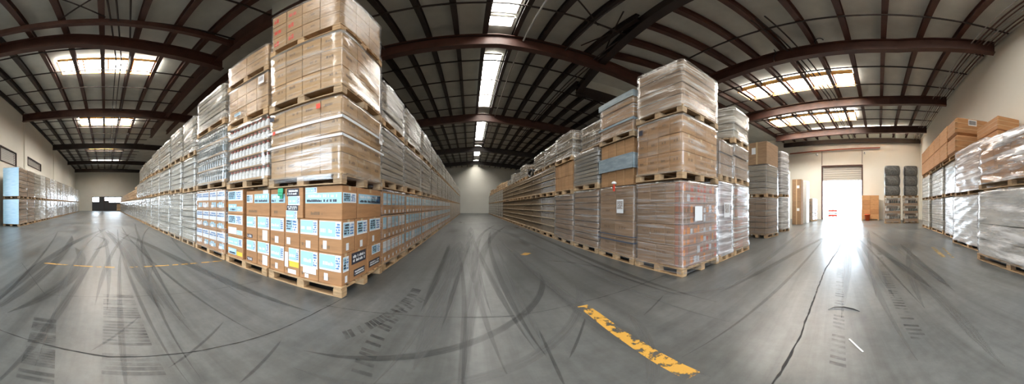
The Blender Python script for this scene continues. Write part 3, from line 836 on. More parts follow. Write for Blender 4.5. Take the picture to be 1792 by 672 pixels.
for (u, v, lab) in ((20.6, 5.6, 'white security camera under the red pipe beside the tall cartons'), (20.6, 1.25, 'white security camera under the red pipe nearer the plain wall')):
    t = thing('security_camera', lab, 'camera', uvz(u, v, 6.02), -PHI)
    b = MB(); b.box(-.28, .05, -.08, .08, -.07, .09, 'plain_white', .02); b.build('housing', t)
    b = MB(); b.tube([(0, 0, .05), (.2, 0, .2), (.36, 0, .2)], .025, 'plain_white', 6); b.build('bracket', t)
    b = MB(); b.tube([(-.30, 0, .01), (-.27, 0, .01)], .05, 'black', 10); b.build('lens', t)
pipe('cable_loop', [uvz(7.2, 1.9 + .15 * math.cos(a), 7.58 + .18 * math.sin(a)) for a in [x * .35 for x in range(-2, 9)]], .02, 'black', 'black cable looped over the nearest beam of the dock door bay', 'cable')
pipe('cable_loop', [uvz(7.25, 3.5 + .04 * math.sin(x), 7.0 + .09 * x) for x in range(0, 8)], .022, 'black', 'black cable wound down the nearest beam of the dock door bay', 'cable')

# ------------------------------------------------------------------ daylight
W = D.worlds.new('World'); sc.world = W; W.use_nodes = True
bg = W.node_tree.nodes['Background']; bg.inputs['Color'].default_value = (.74, .87, 1.0, 1); bg.inputs['Strength'].default_value = 16.0
def portal(name, center, nrm, w, h):
    l = D.lights.new(name, 'AREA'); l.shape = 'RECTANGLE'; l.size = w; l.size_y = h; l.cycles.is_portal = True
    o = D.objects.new(name, l); C.objects.link(o); o.location = center
    n = Vector(nrm).normalized(); o.rotation_euler = (-n).to_track_quat('Z', 'Y').to_euler()
portal('dock_daylight', uvz(UE, 3.35, 1.85), (-CU, SU, 0), 3.6, 3.6)
portal('dock_daylight', (-7.55, WY, 1.85), (0, 1, 0), 4.3, 3.7)
portal('dock_daylight', uvz(2.1, VW, 1.85), (SU, CU, 0), 3.8, 3.7)
portal('dock_daylight', (-43, .4, 1.3), (1, 0, 0), 5.6, 2.6)
sc.view_settings.view_transform = 'Standard'; sc.view_settings.look = 'None'; sc.view_settings.gamma = 1
sc.view_settings.use_curve_mapping = False; sc.view_settings.exposure = .5
sc.cycles.use_denoising = True
sc.cycles.max_bounces = 8; sc.cycles.transparent_max_bounces = 12; sc.cycles.diffuse_bounces = 4; sc.cycles.sample_clamp_indirect = 6
sc.cycles.caustics_reflective = False; sc.cycles.caustics_refractive = False
# ------------------------------------------------------------------ block of stacks with the loose labelled boxes at its corner
GA, GC = 'loads in the row facing the vented wall', 'loads over the box wall of the centre aisle'
FY = 2.22
def label_part(box, face, a0, a1, z0, z1, pos, style, seed):
    """a label on a box: face 'y' looks out along -y, '+x' along +x"""
    b = MB(); rnd = random.Random(seed); s = -1 if face == 'y' else 1
    def sheet(x0, x1, c0, c1, m, lift):
        p = pos + s * lift
        if face == 'y': b.box(x0, x1, p, p + .0012, c0, c1, m)
        else: b.box(p - .0012, p, x0, x1, c0, c1, m)
    w, h = a1 - a0, z1 - z0
    if style == 'blue':
        sheet(a0, a1, z0, z1, 'paper', .002); sheet(a0 + w * .02, a1 - w * .25, z0 + h * .12, z1 - h * .04, 'blue', .0035)
        glyphs(b, rnd, a0 + w * .06, a1 - w * .32, z0 + h * .28, z0 + h * .6, pos + s * .005, 'paper', face, 1)
        glyphs(b, rnd, a1 - w * .22, a1 - w * .04, z0 + h * .15, z0 + h * .9, pos + s * .005, 'deepblue', face, 5)
    elif style == 'band':
        sheet(a0, a1, z0, z1, 'blue', .002); glyphs(b, rnd, a0 + w * .05, a1 - w * .1, z0 + h * .5, z0 + h * .9, pos + s * .004, 'paper', face, 1)
        glyphs(b, rnd, a0 + w * .05, a1 - w * .1, z0 + h * .08, z0 + h * .42, pos + s * .004, 'ink', face, 1)
    elif style == 'white':
        sheet(a0, a1, z0, z1, 'paper', .002); sheet(a0 + w * .03, a1 - w * .45, z0 + h * .1, z1 - h * .06, 'blue', .003); glyphs(b, rnd, a0 + w * .06, a1 - w * .5, z0 + h * .18, z1 - h * .1, pos + s * .0055, 'ink', face, 4); glyphs(b, rnd, a1 - w * .4, a1 - w * .08, z0 + h * .12, z1 - h * .1, pos + s * .004, 'deepblue', face, 4)
    elif style == 'dark':
        sheet(a0, a1, z0, z1, 'ink', .002); glyphs(b, rnd, a0 + w * .08, a1 - w * .08, z0 + h * .15, z1 - h * .15, pos + s * .004, 'paper', face, 2)
    elif style == 'slip': sheet(a0, a1, z0, z1, 'paper', .003)
    elif style == 'yellow': sheet(a0, a1, z0, z1, 'yellow', .003)
    o = b.build('shipping_label', box)
    o['label'] = {'blue': 'light blue and white printed label', 'band': 'light blue printed band', 'white': 'white label with dark print', 'dark': 'dark label with pale print',
                  'slip': 'small blank white slip', 'yellow': 'yellow sticker'}[style]
GB = 'loose labelled boxes on the corner pallets'
def loose_box(label, x0, x1, y0, y1, z0, z1, labels, tilt=0, m='orange_kraft'):
    w, d, h = x1 - x0 - .008, y1 - y0 - .008, z1 - z0 - .003
    t = thing('cardboard_box', label, 'box', ((x0 + x1) / 2, (y0 + y1) / 2, z0), tilt, GB)
    b = MB(); b.box(-w / 2, w / 2, -d / 2, d / 2, 0, h, m, .005)
    glyphs(b, random.Random(int(x0 * 977) + int(z0 * 91)), -w * .38, w * .0, h * .1, h * .24, -d / 2 - .001, 'softink', 'y', 1)
    b.build('carton', t)
    b = MB(); b.box(-w / 2 - .001, w / 2 + .001, -.025, .025, h - .05, h + .001, 'tape'); b.box(-w / 2 - .001, -w / 2 + .0, -.025, .025, 0, h, 'tape'); b.build('tape', t)
    for k, (face, a0, a1, c0, c1, st) in enumerate(labels):
        if face == 'y': label_part(t, 'y', -w / 2 + a0 * w, -w / 2 + a1 * w, c0 * h, c1 * h, -d / 2, st, k + int(x0 * 57) + int(z0 * 31))
        else: label_part(t, '+x', -d / 2 + a0 * d, -d / 2 + a1 * d, c0 * h, c1 * h, w / 2, st, k + int(y0 * 57) + int(z0 * 31))
    return t
def bare_pallet(label, x, y, w, d, rz=0):
    p = thing('pallet', label, 'pallet', (x, y, 0), rz)
    src = pallet_mesh(w, d); link('pallet_frame', src, p); return p
bare_pallet('wooden pallet on the floor under the labelled boxes at the block corner', -1.985, 2.84, 1.25, 1.24)
bare_pallet('wooden pallet on the floor under the small labelled boxes beside the corner pallet', -3.265, 2.84, 1.22, 1.24)
SL1 = ('y', .38, .56, .08, .3, 'slip'); BLU = ('y', .03, .97, .44, .96, 'blue')
T0, T1, T2, T3 = PH + .002, .535, .935, 1.335
xs = [-2.605, -2.3, -2.02, -1.71, -1.372]
b1 = [('white slips and a yellow sticker', [('y', .05, .95, .5, .95, 'blue'), ('y', .5, .9, .12, .45, 'slip')]), ('a blue label and one white slip', [BLU, SL1]),
      ('a yellow sticker below its blue label', [('y', .3, .98, .5, .97, 'blue'), ('y', .35, .97, .3, .5, 'yellow'), ('y', .25, .8, .04, .2, 'slip'), ('y', .02, .25, .25, .8, 'slip')]),
      ('a large white sheet over its blue label', [('y', .05, .97, .4, .96, 'blue'), ('y', .2, .9, .2, .5, 'slip'), ('y', .3, .5, .04, .18, 'slip')])]
names1 = ['first', 'second', 'third']
for k in range(3):
    loose_box('brown box with %s, bottom front tier of corner pallet' % ['blue label and one white slip', 'yellow sticker under its blue label', 'white sheet over its blue label'][k],
              xs[k], xs[k + 1], FY + .02, FY + .42, T0, T1, [b1[1], b1[2], b1[3]][k][1])
loose_box('brown box with blue label at the very corner, bottom tier on the pallet', xs[3], xs[4], FY + .02, FY + .2, T0, T1, [BLU, ('y', .25, .42, .1, .34, 'slip'), ('+x', .15, .9, .42, .9, 'white'), ('+x', .4, .7, .06, .28, 'slip')])
loose_box('brown box with torn dark window label, bottom tier on the centre aisle side', -1.70, xs[4], FY + .21, FY + .69, T0, T1, [('+x', .08, .92, .55, .93, 'dark'), ('+x', .2, .85, .12, .35, 'dark')])
loose_box('brown box with dark print, bottom tier farthest along the centre aisle side', -1.75, xs[4], FY + .70, FY + 1.2, T0, T1, [('+x', .1, .9, .15, .4, 'dark'), ('+x', .3, .95, .6, .95, 'white')])
for k in range(3):
    loose_box(['brown box with blue label, middle tier of corner pallet, next to the second pallet', 'brown box with white coded label, middle tier of corner pallet, front row', 'brown box with blue label, middle tier of corner pallet, beside the corner box'][k], xs[k], xs[k + 1], FY + .02, FY + .4, T1, T2,
              [('y', .04, .96, .5, .96, 'blue'), ('y', .35, .6, .06, .3, 'slip')] if k != 1 else [('y', .1, .9, .5, .97, 'white'), ('y', .15, .4, .08, .32, 'slip')])
loose_box('brown box with wide blue label at the very corner, middle tier', xs[3], xs[4], FY + .02, FY + .33, T1, T2, [BLU, ('y', .2, .36, .1, .36, 'slip'), ('+x', .08, .95, .48, .93, 'white'), ('+x', .3, .5, .08, .3, 'slip')])
loose_box('brown box with white coded label, middle tier beside the corner box, centre aisle side', -1.70, xs[4], FY + .34, FY + .71, T1, T2, [('+x', .12, .95, .48, .93, 'white'), ('+x', .35, .55, .06, .28, 'slip')])
loose_box('brown box with white coded label, middle tier farthest along the centre aisle side', -1.75, xs[4], FY + .72, FY + 1.19, T1, T2, [('+x', .1, .95, .5, .95, 'white'), ('+x', .3, .45, .1, .32, 'slip')])
loose_box('brown box with blue band, top tier behind the leaning label sheet', -2.605, -2.29, FY + .03, FY + .42, T2, T3, [('y', .02, .98, .5, .82, 'band')])
lb = loose_box('brown box with a tall blue and dark label sheet hanging askew down its front', -2.275, -1.955, FY + .004, FY + .40, T2, T3, [('y', .1, .8, .72, .98, 'dark'), ('y', .18, .85, .42, .72, 'blue'), ('y', .1, .75, .24, .42, 'dark'), ('y', .05, .7, -.08, .24, 'blue')], .015)
loose_box('long brown box with blue and white printed band, top tier at the very corner', -1.935, xs[4], FY + .02, FY + .38, T2, T3, [('y', .02, .99, .48, .80, 'band'), ('y', .02, .35, .80, .98, 'blue'), ('+x', .04, .96, .5, .8, 'white')])
loose_box('brown box with white and dark printed band, top tier on the centre aisle side', -1.935, xs[4], FY + .40, FY + 1.19, T2, T3, [('+x', .03, .97, .48, .8, 'band'), ('+x', .5, .97, .5, .78, 'white')])
for k, (z0, z1, L_) in enumerate(((T0, .52, 'bottom'), (.522, .94, 'middle'), (.942, 1.385, 'top'))):
    loose_box('wide box with %s, %s of three on the second pallet' % (['orange and blue printing', 'white sheet on its printed front', 'blue lettering and white sheet'][k], L_), -3.865, -3.335, FY + .03, FY + .6, z0, z1,
              [('y', .03, .97, .55, .95, 'white' if k else 'blue'), ('y', .05, .6, .1, .4, 'slip' if k == 1 else 'band'), ('y', .62, .97, .1, .3, 'yellow' if k == 0 else 'blue')])
for r, (z0, z1) in enumerate(((T0, T1), (T1, T2))):
    for k, (x0, x1) in enumerate(((-3.255, -2.95), (-2.945, -2.64))):
        loose_box('small blue-labelled box, %s tier on the second pallet, %s' % (['bottom', 'middle'][r], ['beside the three-box stack', 'next to the corner pallet'][k]), x0, x1, FY + .04, FY + .42, z0, z1,
                  [('y', .03, .97, .5, .97, 'blue'), ('y', .45, .85, .05, .45, 'slip')] if k else [('y', .05, .9, .5, .95, 'blue'), ('y', .1, .6, .05, .2, 'dark')])
loose_box('wide brown box with blue and white band, topmost beside the three-box stack', -3.255, -2.64, FY + .04, FY + .5, T2, T3, [('y', .02, .3, .52, .85, 'white'), ('y', .38, .98, .5, .86, 'band'), ('y', .75, .95, .86, 1, 'slip')])
# the boxes behind the front ones, carrying the load above
for k, (x0, x1) in enumerate(((-2.6, -1.76),)):
    for r, (z0, z1) in enumerate(((T0, T1), (T1, T2), (T2, T3))):
        loose_box('plain brown box deep inside the corner pallet, %s tier' % ['bottom', 'middle', 'top'][r], x0, x1 - (.2 if r == 2 else 0), FY + .44, FY + 1.2, z0, z1, [])
        loose_box('plain brown box behind the small boxes on the second pallet, %s tier' % ['bottom', 'middle', 'top'][r], -3.86, -2.64, FY + .62, FY + 1.2, z0, z1 if r < 2 else 1.385, [])

CX0 = (-2.62 - 1.36) / 2
pallet_load('brown cartons with two silver straps and red stickers, above the loose labelled corner boxes', GA, (CX0, FY + .62, 1.345), 0, 1.25, 1.25, 1.14, 'cartons', n=(4, 3, 4), m='pale_kraft', film='film_clear', fz=(.06, 1.12),
            bands=((.57, .60), (.80, .835)), tags=((.28, .98, .06, .07, 'red', 'y'), (-.50, .78, .05, .05, 'red', 'y'), (.40, .72, .12, .17, 'paper', '+x'), (-.56, 1.0, .09, .07, 'ink', 'y')))
pallet_load('plain brown wrapped cartons on the corner stack, third tier, below the red-printed load', GA, (CX0, FY + .62, 2.50), .01, 1.23, 1.25, 1.10, 'cartons', n=(4, 3, 3), m='pale_kraft', film='film_clear')
pallet_load('brown cartons with red square prints, topmost load of the corner stack', GA, (CX0 - .01, FY + .62, 3.62), -.01, 1.22, 1.22, 1.05, 'cartons', n=(4, 3, 3), m='pale_kraft', style='redprint', film='film_brown')
C1 = -3.265
pallet_load('film-wrapped red-capped bottles above the second pallet of labelled boxes', GA, (C1, FY + .62, 1.395), 0, 1.22, 1.22, 1.16, 'bottles', nz=5, film='film_clear')
pallet_load('brown cartons with white label, third tier beside the corner stack', GA, (C1, FY + .62, 2.565), 0, 1.2, 1.2, .85, 'cartons', n=(4, 3, 3), m='pale_kraft', film='film_brown', tags=((.40, .6, .14, .16, 'paper', 'y'), (-.3, .2, .2, .06, 'blue', 'y')))
pallet_load('pale cartons with grey lettering, top tier beside the corner stack', GA, (C1, FY + .62, 3.425), .01, 1.2, 1.2, .62, 'cartons', n=(2, 2, 2), m='pale_kraft', film='film_brown')
A = [(-5.45, -3.95, 1.46, 2.80, 3.83), (-6.56, -5.5, 1.46, 2.42, 3.60), (-7.88, -6.62, 1.48, 2.45, 3.58), (-9.55, -7.93, 1.5, 2.45, 3.52), (-11.25, -9.6, 1.5, 2.5, 3.55)]
x = -11.3
while x > -37: A.append((x - 1.42, x - .04, 1.5, 2.55 if x > -17 else 2.35, 3.5 if x > -15 else 0)); x -= 1.42
for k, (x0, x1, h1, h2, h3) in enumerate(A):
    n = ORD[k + 3]; xc = (x0 + x1) / 2; w = x1 - x0; rz = random.uniform(-.006, .006)
    dy = .0 if k < 4 else .012 * (k - 3)
    if k == 0: pallet_load('brightly printed orange and white cartons under film, third stack from the labelled corner', GA, (xc, FY + .62, 0), 0, w, 1.22, h1 - .03, 'cartons', n=(4, 2, 3), style='colour', m='orange_kraft', film='film_brown', front_only=True)
    else: pallet_load('silver film-wrapped load on the floor, %s stack from labelled corner, vented wall aisle' % n, GA, (xc, FY + .62 + dy, 0), rz, w - .03, 1.22, h1 - .03, 'layers', nz=8, m='can_case', film='film_silver')
    tan = x1 < -17
    if k == 0: pallet_load('film-wrapped dark bottles in trays, second tier, third stack from the labelled corner', GA, (xc, FY + .62, h1), 0, w - .02, 1.2, h2 - h1 - .03, 'bottles', nz=4, dark=True, film='film_silver')
    else: pallet_load(('unwrapped tan cartons' if tan else 'silver film-wrapped load') + ', second tier, %s stack from labelled corner, vented wall aisle' % n, GA, (xc, FY + .63 + dy, h1), -rz, w - .09, 1.2, h2 - h1 - .03, 'layers', nz=5, m='tan_layer' if tan else 'can_case', film=None if tan else 'film_silver')
    if h3: pallet_load('silver film-wrapped load, topmost of %s stack from labelled corner, vented wall aisle' % n, GA, (xc, FY + .63 + dy, h2), rz, w - .08, 1.2, h3 - h2 - .02 + random.uniform(-.04, .04), 'layers', nz=8, m='grey_goods', film='film_silver', amp=.018)
# along the centre aisle
B_ = [(3.52, 4.87), (4.93, 6.62), (6.70, 8.30)]
y = 8.36
while y < 34: B_.append((y, y + 1.55)); y += 1.61
for k, (y0, y1) in enumerate(B_):
    n = ORD[k + 1]; yc = (y0 + y1) / 2; w = y1 - y0; far = k > 7
    if far: pallet_load('film-wrapped labelled box wall, floor tier, %s stack past loose corner boxes, centre aisle' % n, GC, (-1.36 - .62, yc, 0), PI / 2, w, 1.22, 1.37, 'layers', nz=3, m='tan_layer', film='film_brown')
    else: pallet_load('film-wrapped labelled box wall, floor tier, %s stack past loose corner boxes, centre aisle' % n, GC, (-1.36 - .62, yc, 0), PI / 2, w, 1.22, 1.37, 'cartons', n=(6, 1, 3), m='kraft', style='label', film='film_brown', seam=.03)
    pallet_load('grey film-wrapped load, second tier, %s stack past loose corner boxes, centre aisle' % n, GC, (-1.38 - .62, yc, 1.40), PI / 2 + random.uniform(-.004, .004), w - .04, 1.2, 1.06, 'layers', nz=9, m='grey_goods', film='film_grey')
    pallet_load('grey film-wrapped load, topmost of %s stack past loose corner boxes, centre aisle' % n, GC, (-1.38 - .62, yc, 2.49), PI / 2 + random.uniform(-.003, .003), w - .1, 1.2, .94 if k < 3 else random.uniform(.78, .92), 'layers', nz=8, m='grey_goods', film='film_silver' if k % 2 else 'film_grey', amp=.018)
b = MB(); b.box(-.03, .03, -.012, .0, -.10, .02, 'green', .004); b.box(-.05, .045, -.03, -.012, -.06, .03, 'green', .006); b.box(-.04, .06, -.035, -.018, -.02, .045, 'green', .006)
o = b.build('hanging_rag', None, (-2.36, FY + .02, 1.29)); tag(o, 'small green rag tucked in above the loose labelled boxes', 'rag')

# ------------------------------------------------------------------ block across the centre aisle
GD, GE = 'loads across the centre aisle', 'loads on the dock door side of the wrapped corner'
XB = 2.80
def bl(label, y0, y1, z, h, kind, d=1.15, back=0.0, rz=0, grp=GD, **k):
    return pallet_load(label, grp, (XB + back + d / 2, (y0 + y1) / 2, z), -PI / 2 + rz, y1 - y0, d, h, kind, **k)
def side_print_load(label, loc, rotz, w, d, h, **k):
    return pallet_load(label, GD, loc, rotz, w, d, h, 'layers', **k)
# corner stack: brown cartons at the front, printed cartons towards the dock door
t = pallet_load('tall film-wrapped brown corner load on the floor, printed cartons facing the dock door aisle', GD, (XB + .585, 2.69, 0), -PI / 2, 1.10, 1.17, 1.52, 'none', film='film_streak', fz=(.05, 1.52), amp=.014)
rnd = random.Random(4)
for c in range(4):
    z = PH + c * .342
    for a, (p0, p1) in enumerate(((-.525, -.19), (-.19, .16), (.16, .36)) if c % 2 else ((-.525, -.05), (-.05, .36))):
        link('carton', carton_mesh(p1 - p0 - .006, 1.10, .338, 'dull_kraft', 'print', (a + c) % 3), t, ((p0 + p1) / 2, 0, z))
    b = MB(); b.box(0, .16, -.55, .55, 0, .338, 'print_layer', .006)
    for e in range(11):
        m = rnd.choice(['red_board', 'orange_board', 'pale_board', 'softink', 'red_board', 'orange_board']); y0 = -.54 + e * .098
        for zz in (.03, .19):
            if rnd.random() < .75: rect(b, y0, y0 + rnd.uniform(.05, .085), zz, zz + rnd.uniform(.06, .13), .1612, m, '+x')
    o = b.build('printed_carton_row', t, (.364, 0, z)); o['label'] = 'row of red, orange and white printed cartons'
label_part(t, '+x', -.30, -.08, .88, 1.12, .58, 'slip', 5)
bl('three tiers of clean brown cartons, middle load of the wrapped corner stack', 2.15, 3.23, 1.55, 1.09, 'cartons', d=1.15, n=(4, 3, 3), m='mid_kraft', film='film_clear', tags=((-.42, .86, .1, .1, 'ink', 'y'),))
bl('tan-silver wrapped load topping the corner stack across the centre aisle', 2.15, 3.23, 2.66, 1.10, 'layers', d=1.13, nz=4, m='dull_kraft', film='film_silver', amp=.02)
bl('banded brown cartons with white label under film, floor level beside the wrapped corner stack', 3.29, 4.50, 0, 1.52, 'cartons', n=(2, 2, 4), m='dull_kraft', film='film_brown', bands=((.40, .43), (.52, .54)), band_m='slate', tags=((.12, .98, .22, .27, 'paper', 'y'),))
bl('upright tall brown cartons tied with a silver sheet, second tier beside the wrapped corner stack', 3.31, 4.48, 1.535, .95, 'tall', pallet=False, nx=4, film=None, bands=((.32, .62),), band_m='silver_sheet')
bl('yellowish wrapped load, topmost beside the wrapped corner stack', 3.31, 4.50, 2.49, 1.05, 'layers', nz=3, m='mid_kraft', film='film_silver', bands=((.35, .40), (.88, 1.03)), band_m='silver_sheet')
bl('dull grey wrapped load on the floor, third stack from the wrapped corner, centre aisle', 4.57, 5.86, 0, 1.52, 'layers', nz=9, m='dull_kraft', film='film_grey', amp=.02)
bl('dull grey wrapped load, second tier, third stack from the wrapped corner, centre aisle', 4.58, 5.86, 1.535, 1.0, 'layers', nz=9, m='grey_goods', film='film_grey', amp=.02)
bl('clear wrapped jars set back, topmost of the third stack from the wrapped corner', 4.7, 5.86, 2.55, .80, 'jars', back=.2, d=.95, nz=3, film='film_silver')
bl('dull grey wrapped load on the floor, fourth stack from the wrapped corner, centre aisle', 5.93, 7.34, 0, 1.46, 'layers', nz=9, m='dull_kraft', film='film_grey', amp=.02)
bl('orange-brown cartons, second tier, fourth stack from the wrapped corner, centre aisle', 5.95, 7.34, 1.475, .98, 'cartons', n=(5, 1, 2), m='mid_kraft', style='plain', film=None)
bl('clear wrapped jars bulging at the top, topmost of the fourth stack from the wrapped corner', 5.98, 7.30, 2.47, .92, 'jars', nz=3, film='film_silver', amp=.025)
y = 7.42; k = 5
while y < 34:
    n = ORD[k]; w = 1.5; far = k > 12
    bl('trays of small jars on the floor, %s stack from the wrapped corner, centre aisle' % n, y, y + w - .04, 0, 1.46, 'jars', nz=5, film=None if not far else 'film_brown')
    bl('trays of small jars, second tier, %s stack from the wrapped corner, centre aisle' % n, y, y + w - .04, 1.475, 1.08, 'jars', nz=4, film=None if not far else 'film_brown')
    if k not in (7,): bl('clear wrapped jars, topmost of the %s stack from the wrapped corner, centre aisle' % n, y + .05, y + w - .1, 2.565, .82 if k < 9 else random.uniform(.45, .8), 'jars' if k < 12 else 'layers', back=.12, d=1.0, nz=3, m='tan_layer', film='film_silver' if k < 12 else None, amp=.025)
    y += w; k += 1
b = MB(); b.smooth = True
for j in range(3):
    for a in range(1): b.tube([(.0 + .03 * j, .42 * math.cos(q), .2 + .18 * math.sin(q)) for q in [i * PI / 10 for i in range(21)]], .045, 'black', 8, False)
o = b.build('hose_coil', None, (3.0, 11.15, 2.555 + .025)); tag(o, 'black coil lying on the jar trays across the centre aisle', 'coil')
t = thing('marker_tag', 'small red marker with white round cap on the banded brown wrapped load', 'marker', (2.735, 3.82, 1.42))
b = MB(); b.box(-.012, .012, -.025, .025, 0, .15, 'red', .004); b.build('stem', t)
b = MB(); b.lathe([(.01, .14), (.05, .15), (.055, .17), (.03, .2), (.008, .205)], 'plain_white', 12); b.build('cap', t)
# towards the dock door
def br(label, x0, x1, z, h, kind, d=1.12, y=2.16, **k):
    return pallet_load(label, GE, ((x0 + x1) / 2, y + d / 2, z), 0, x1 - x0, d, h, kind, **k)
br('narrow film-wrapped printed load on the floor, second from the wrapped corner, dock door aisle', 4.03, 4.68, 0, 1.62, 'layers', nz=6, m='print_layer', film='film_white', tags=((-.2, .9, .26, .3, 'paper', 'y'),))
br('film-wrapped printed load on the floor, third from the wrapped corner, dock door aisle', 4.73, 5.65, 0, 1.64, 'layers', nz=6, m='print_layer', film='film_silver', amp=.02)
br('brown film-wrapped load, second tier, second from the wrapped corner, dock door aisle', 4.03, 4.68, 1.635, .86, 'layers', nz=3, m='brown_layer', film='film_brown')
br('shiny brown wrapped load, second tier, third from the wrapped corner, dock door aisle', 4.73, 5.63, 1.655, .92, 'layers', nz=3, m='brown_layer', film='film_clear', amp=.02)
br('leaning grey wrapped load, topmost on the dock door aisle beside the wrapped corner', 4.70, 5.62, 2.595, .92, 'layers', nz=4, m='grey_goods', film='film_silver', amp=.025)
RZ = -PHI
def at_corner(x, y, w, d, rz):      # centre of a load whose near corner (its -x, -y) stands at x, y
    c, s = math.cos(rz), math.sin(rz); return (x + c * w / 2 - s * d / 2, y + s * w / 2 + c * d / 2)
p = at_corner(7.9, 2.36, 1.0, .85, RZ)
pallet_load('brown wrapped load on the floor, bottom of the stack capped by a labelled brown carton', GE, (*p, 0), RZ, 1.0, .85, 1.46, 'layers', nz=6, m='brown_layer', film='film_grey')
pallet_load('silver wrapped load, middle of the stack capped by a labelled brown carton', GE, (*p, 1.475), RZ, 1.0, .85, 1.20, 'layers', nz=5, m='grey_goods', film='film_grey')
t = thing('large_carton', 'large brown carton with white label capping a wrapped stack beside the dock door aisle', 'carton', (*p, 2.69), RZ)
b = MB(); b.box(-.48, .48, -.41, .41, 0, .86, 'dull_kraft', .01); b.box(-.484, .484, -.03, .03, 0, .864, 'tape'); b.build('carton', t)
b = MB(); b.box(-.485, -.482, .05, .22, .4, .65, 'paper'); b.build('shipping_label', t)['label'] = 'white label'
p = at_corner(10.15, 2.34, .72, .8, RZ - .12)
pallet_load('white and pink wrapped load on the floor beside the tall white carton', GE, (*p, 0), RZ - .12, .72, .8, 1.58, 'layers', nz=5, m='white_goods', film='film_white', amp=.015)
pallet_load('leaning silver wrapped tower above the white and pink wrapped load', GE, (*p, 1.60), RZ - .12, .70, .78, 2.1, 'layers', nz=8, m='grey_goods', film='film_white', amp=.03)
def tall_carton(label, x, y, w, d, hs, ms, rz=RZ):
    p = at_corner(x, y, w, d, rz); z = 0
    for k, (h, m) in enumerate(zip(hs, ms)):
        t = thing('tall_carton', label[k], 'carton', (*p, z), rz)
        b = MB(); b.box(-w / 2, w / 2, -d / 2, d / 2, 0, h, m, .015); b.build('carton', t)
        b = MB(); b.box(-w / 2 - .002, w / 2 + .002, -.03, .03, 0, h + .002, 'tape' if m != 'plain_white' else 'paper'); b.build('tape', t)
        b = MB(); b.box(-w / 2 - .004, -w / 2, -.2, -.02, h * .6, h * .72, 'paper'); b.build('shipping_label', t)['label'] = 'white label'
        z += h + .003
tall_carton(['white carton taller than a person, behind the stacked brown tall cartons'], 13.2, 2.75, .6, .9, [3.3], ['plain_white'])
tall_carton(['lower of two tall brown cartons stacked beside the dock door aisle', 'upper of two tall brown cartons stacked beside the dock door aisle'], 14.75, 2.12, .42, .62, [1.48, 1.46], ['dull_kraft', 'dull_kraft'])
tall_carton(['lower white tall carton just past the stacked brown ones', 'upper white tall carton just past the stacked brown ones'], 16.3, 1.95, .65, .7, [1.5, 1.5], ['plain_white', 'plain_white'])
p = at_corner(18.3, 1.72, .9, .8, RZ)
pallet_load('brown layered load near the dock door, past the white tall cartons', GE, (*p, 0), RZ, .9, .8, 1.85, 'layers', nz=6, m='brown_layer', film='film_brown')
p = at_corner(19.35, 1.55, .55, .7, RZ)
pallet_load('grey layered load standing closest to the dock door opening', GE, (*p, 0), RZ, .55, .7, 1.85, 'layers', nz=6, m='grey_goods', film='film_grey')

# ------------------------------------------------------------------ end wall by the dock door
t = thing('carton_stack', 'brown shrink-packed carton block against the end wall beside the dock door', 'carton block', uvz(20.25, .72, 0), -PI / 2 - PHI)
link('pallet', pallet_mesh(1.5, 1.0), t)
for c in range(5):
    for a in range(2): link('carton', carton_mesh(.73, .96, .398, 'kraft', 'plain', 0), t, (-.37 + .74 * a, 0, PH + c * .402))
t = thing('bucket', 'orange plastic bucket in front of the carton block beside the dock door', 'bucket', uvz(19.45, .95, 0))
b = MB(); b.smooth = True; b.lathe([(.17, 0), (.23, .5), (.25, .5), (.25, .54), (.22, .54), (.19, .08)], 'orange_plastic', 18); b.build('pail', t)
b = MB(); b.tube([(.24 * math.cos(a), -.03, .5 + .12 * math.sin(a)) for a in [i * PI / 8 for i in range(9)]], .008, 'pipe', 6); b.build('handle', t)
t = thing('barrier', 'red and white slatted barrier outside the dock door', 'barrier', uvz(25.5, 5.1, -.03), -PI / 2 - PHI)
for x in (-.42, 0, .42):
    b = MB(); b.box(x - .04, x + .04, -.04, .04, 0, 1.35, 'red', .005); b.build('post', t)
for k, z in enumerate((.15, .42, .69)):
    b = MB(); b.box(-.5, .5, -.07, -.045, z, z + .2, 'red' if k % 2 == 0 else 'plain_white', .005); b.build('slat', t)
for x in (-.35, .35):
    b = MB(); b.box(x - .05, x + .05, -.3, .3, 0, .07, 'black', .01); b.build('foot', t)
def bundle_mesh(w, d, h):
    def mk():
        b = MB(); b.smooth = True; i = b.mi('tyre'); n = 36; prof = []
        for k in range(13):
            a = -PI / 2 + PI * k / 12; prof.append((1 - .13 * (1 - math.cos(a)), h / 2 + h / 2 * math.sin(a) * .99))
        for (s, z) in prof:
            for j in range(n):
                a = 2 * PI * j / n; ca, sa = math.cos(a), math.sin(a); e = .45
                b.v.append((math.copysign(abs(ca) ** e, ca) * w / 2 * s, math.copysign(abs(sa) ** e, sa) * d / 2 * s, z))
        for k in range(12):
            for j in range(n): q = (j + 1) % n; b.f.append((k * n + j, k * n + q, (k + 1) * n + q, (k + 1) * n + j)); b.m.append(i)
        b.f.append(tuple(reversed(range(n)))); b.m.append(i); b.f.append(tuple(12 * n + j for j in range(n))); b.m.append(i)
        return b.mesh('bundle')
    return cached(('bundle', w, d, h), mk)
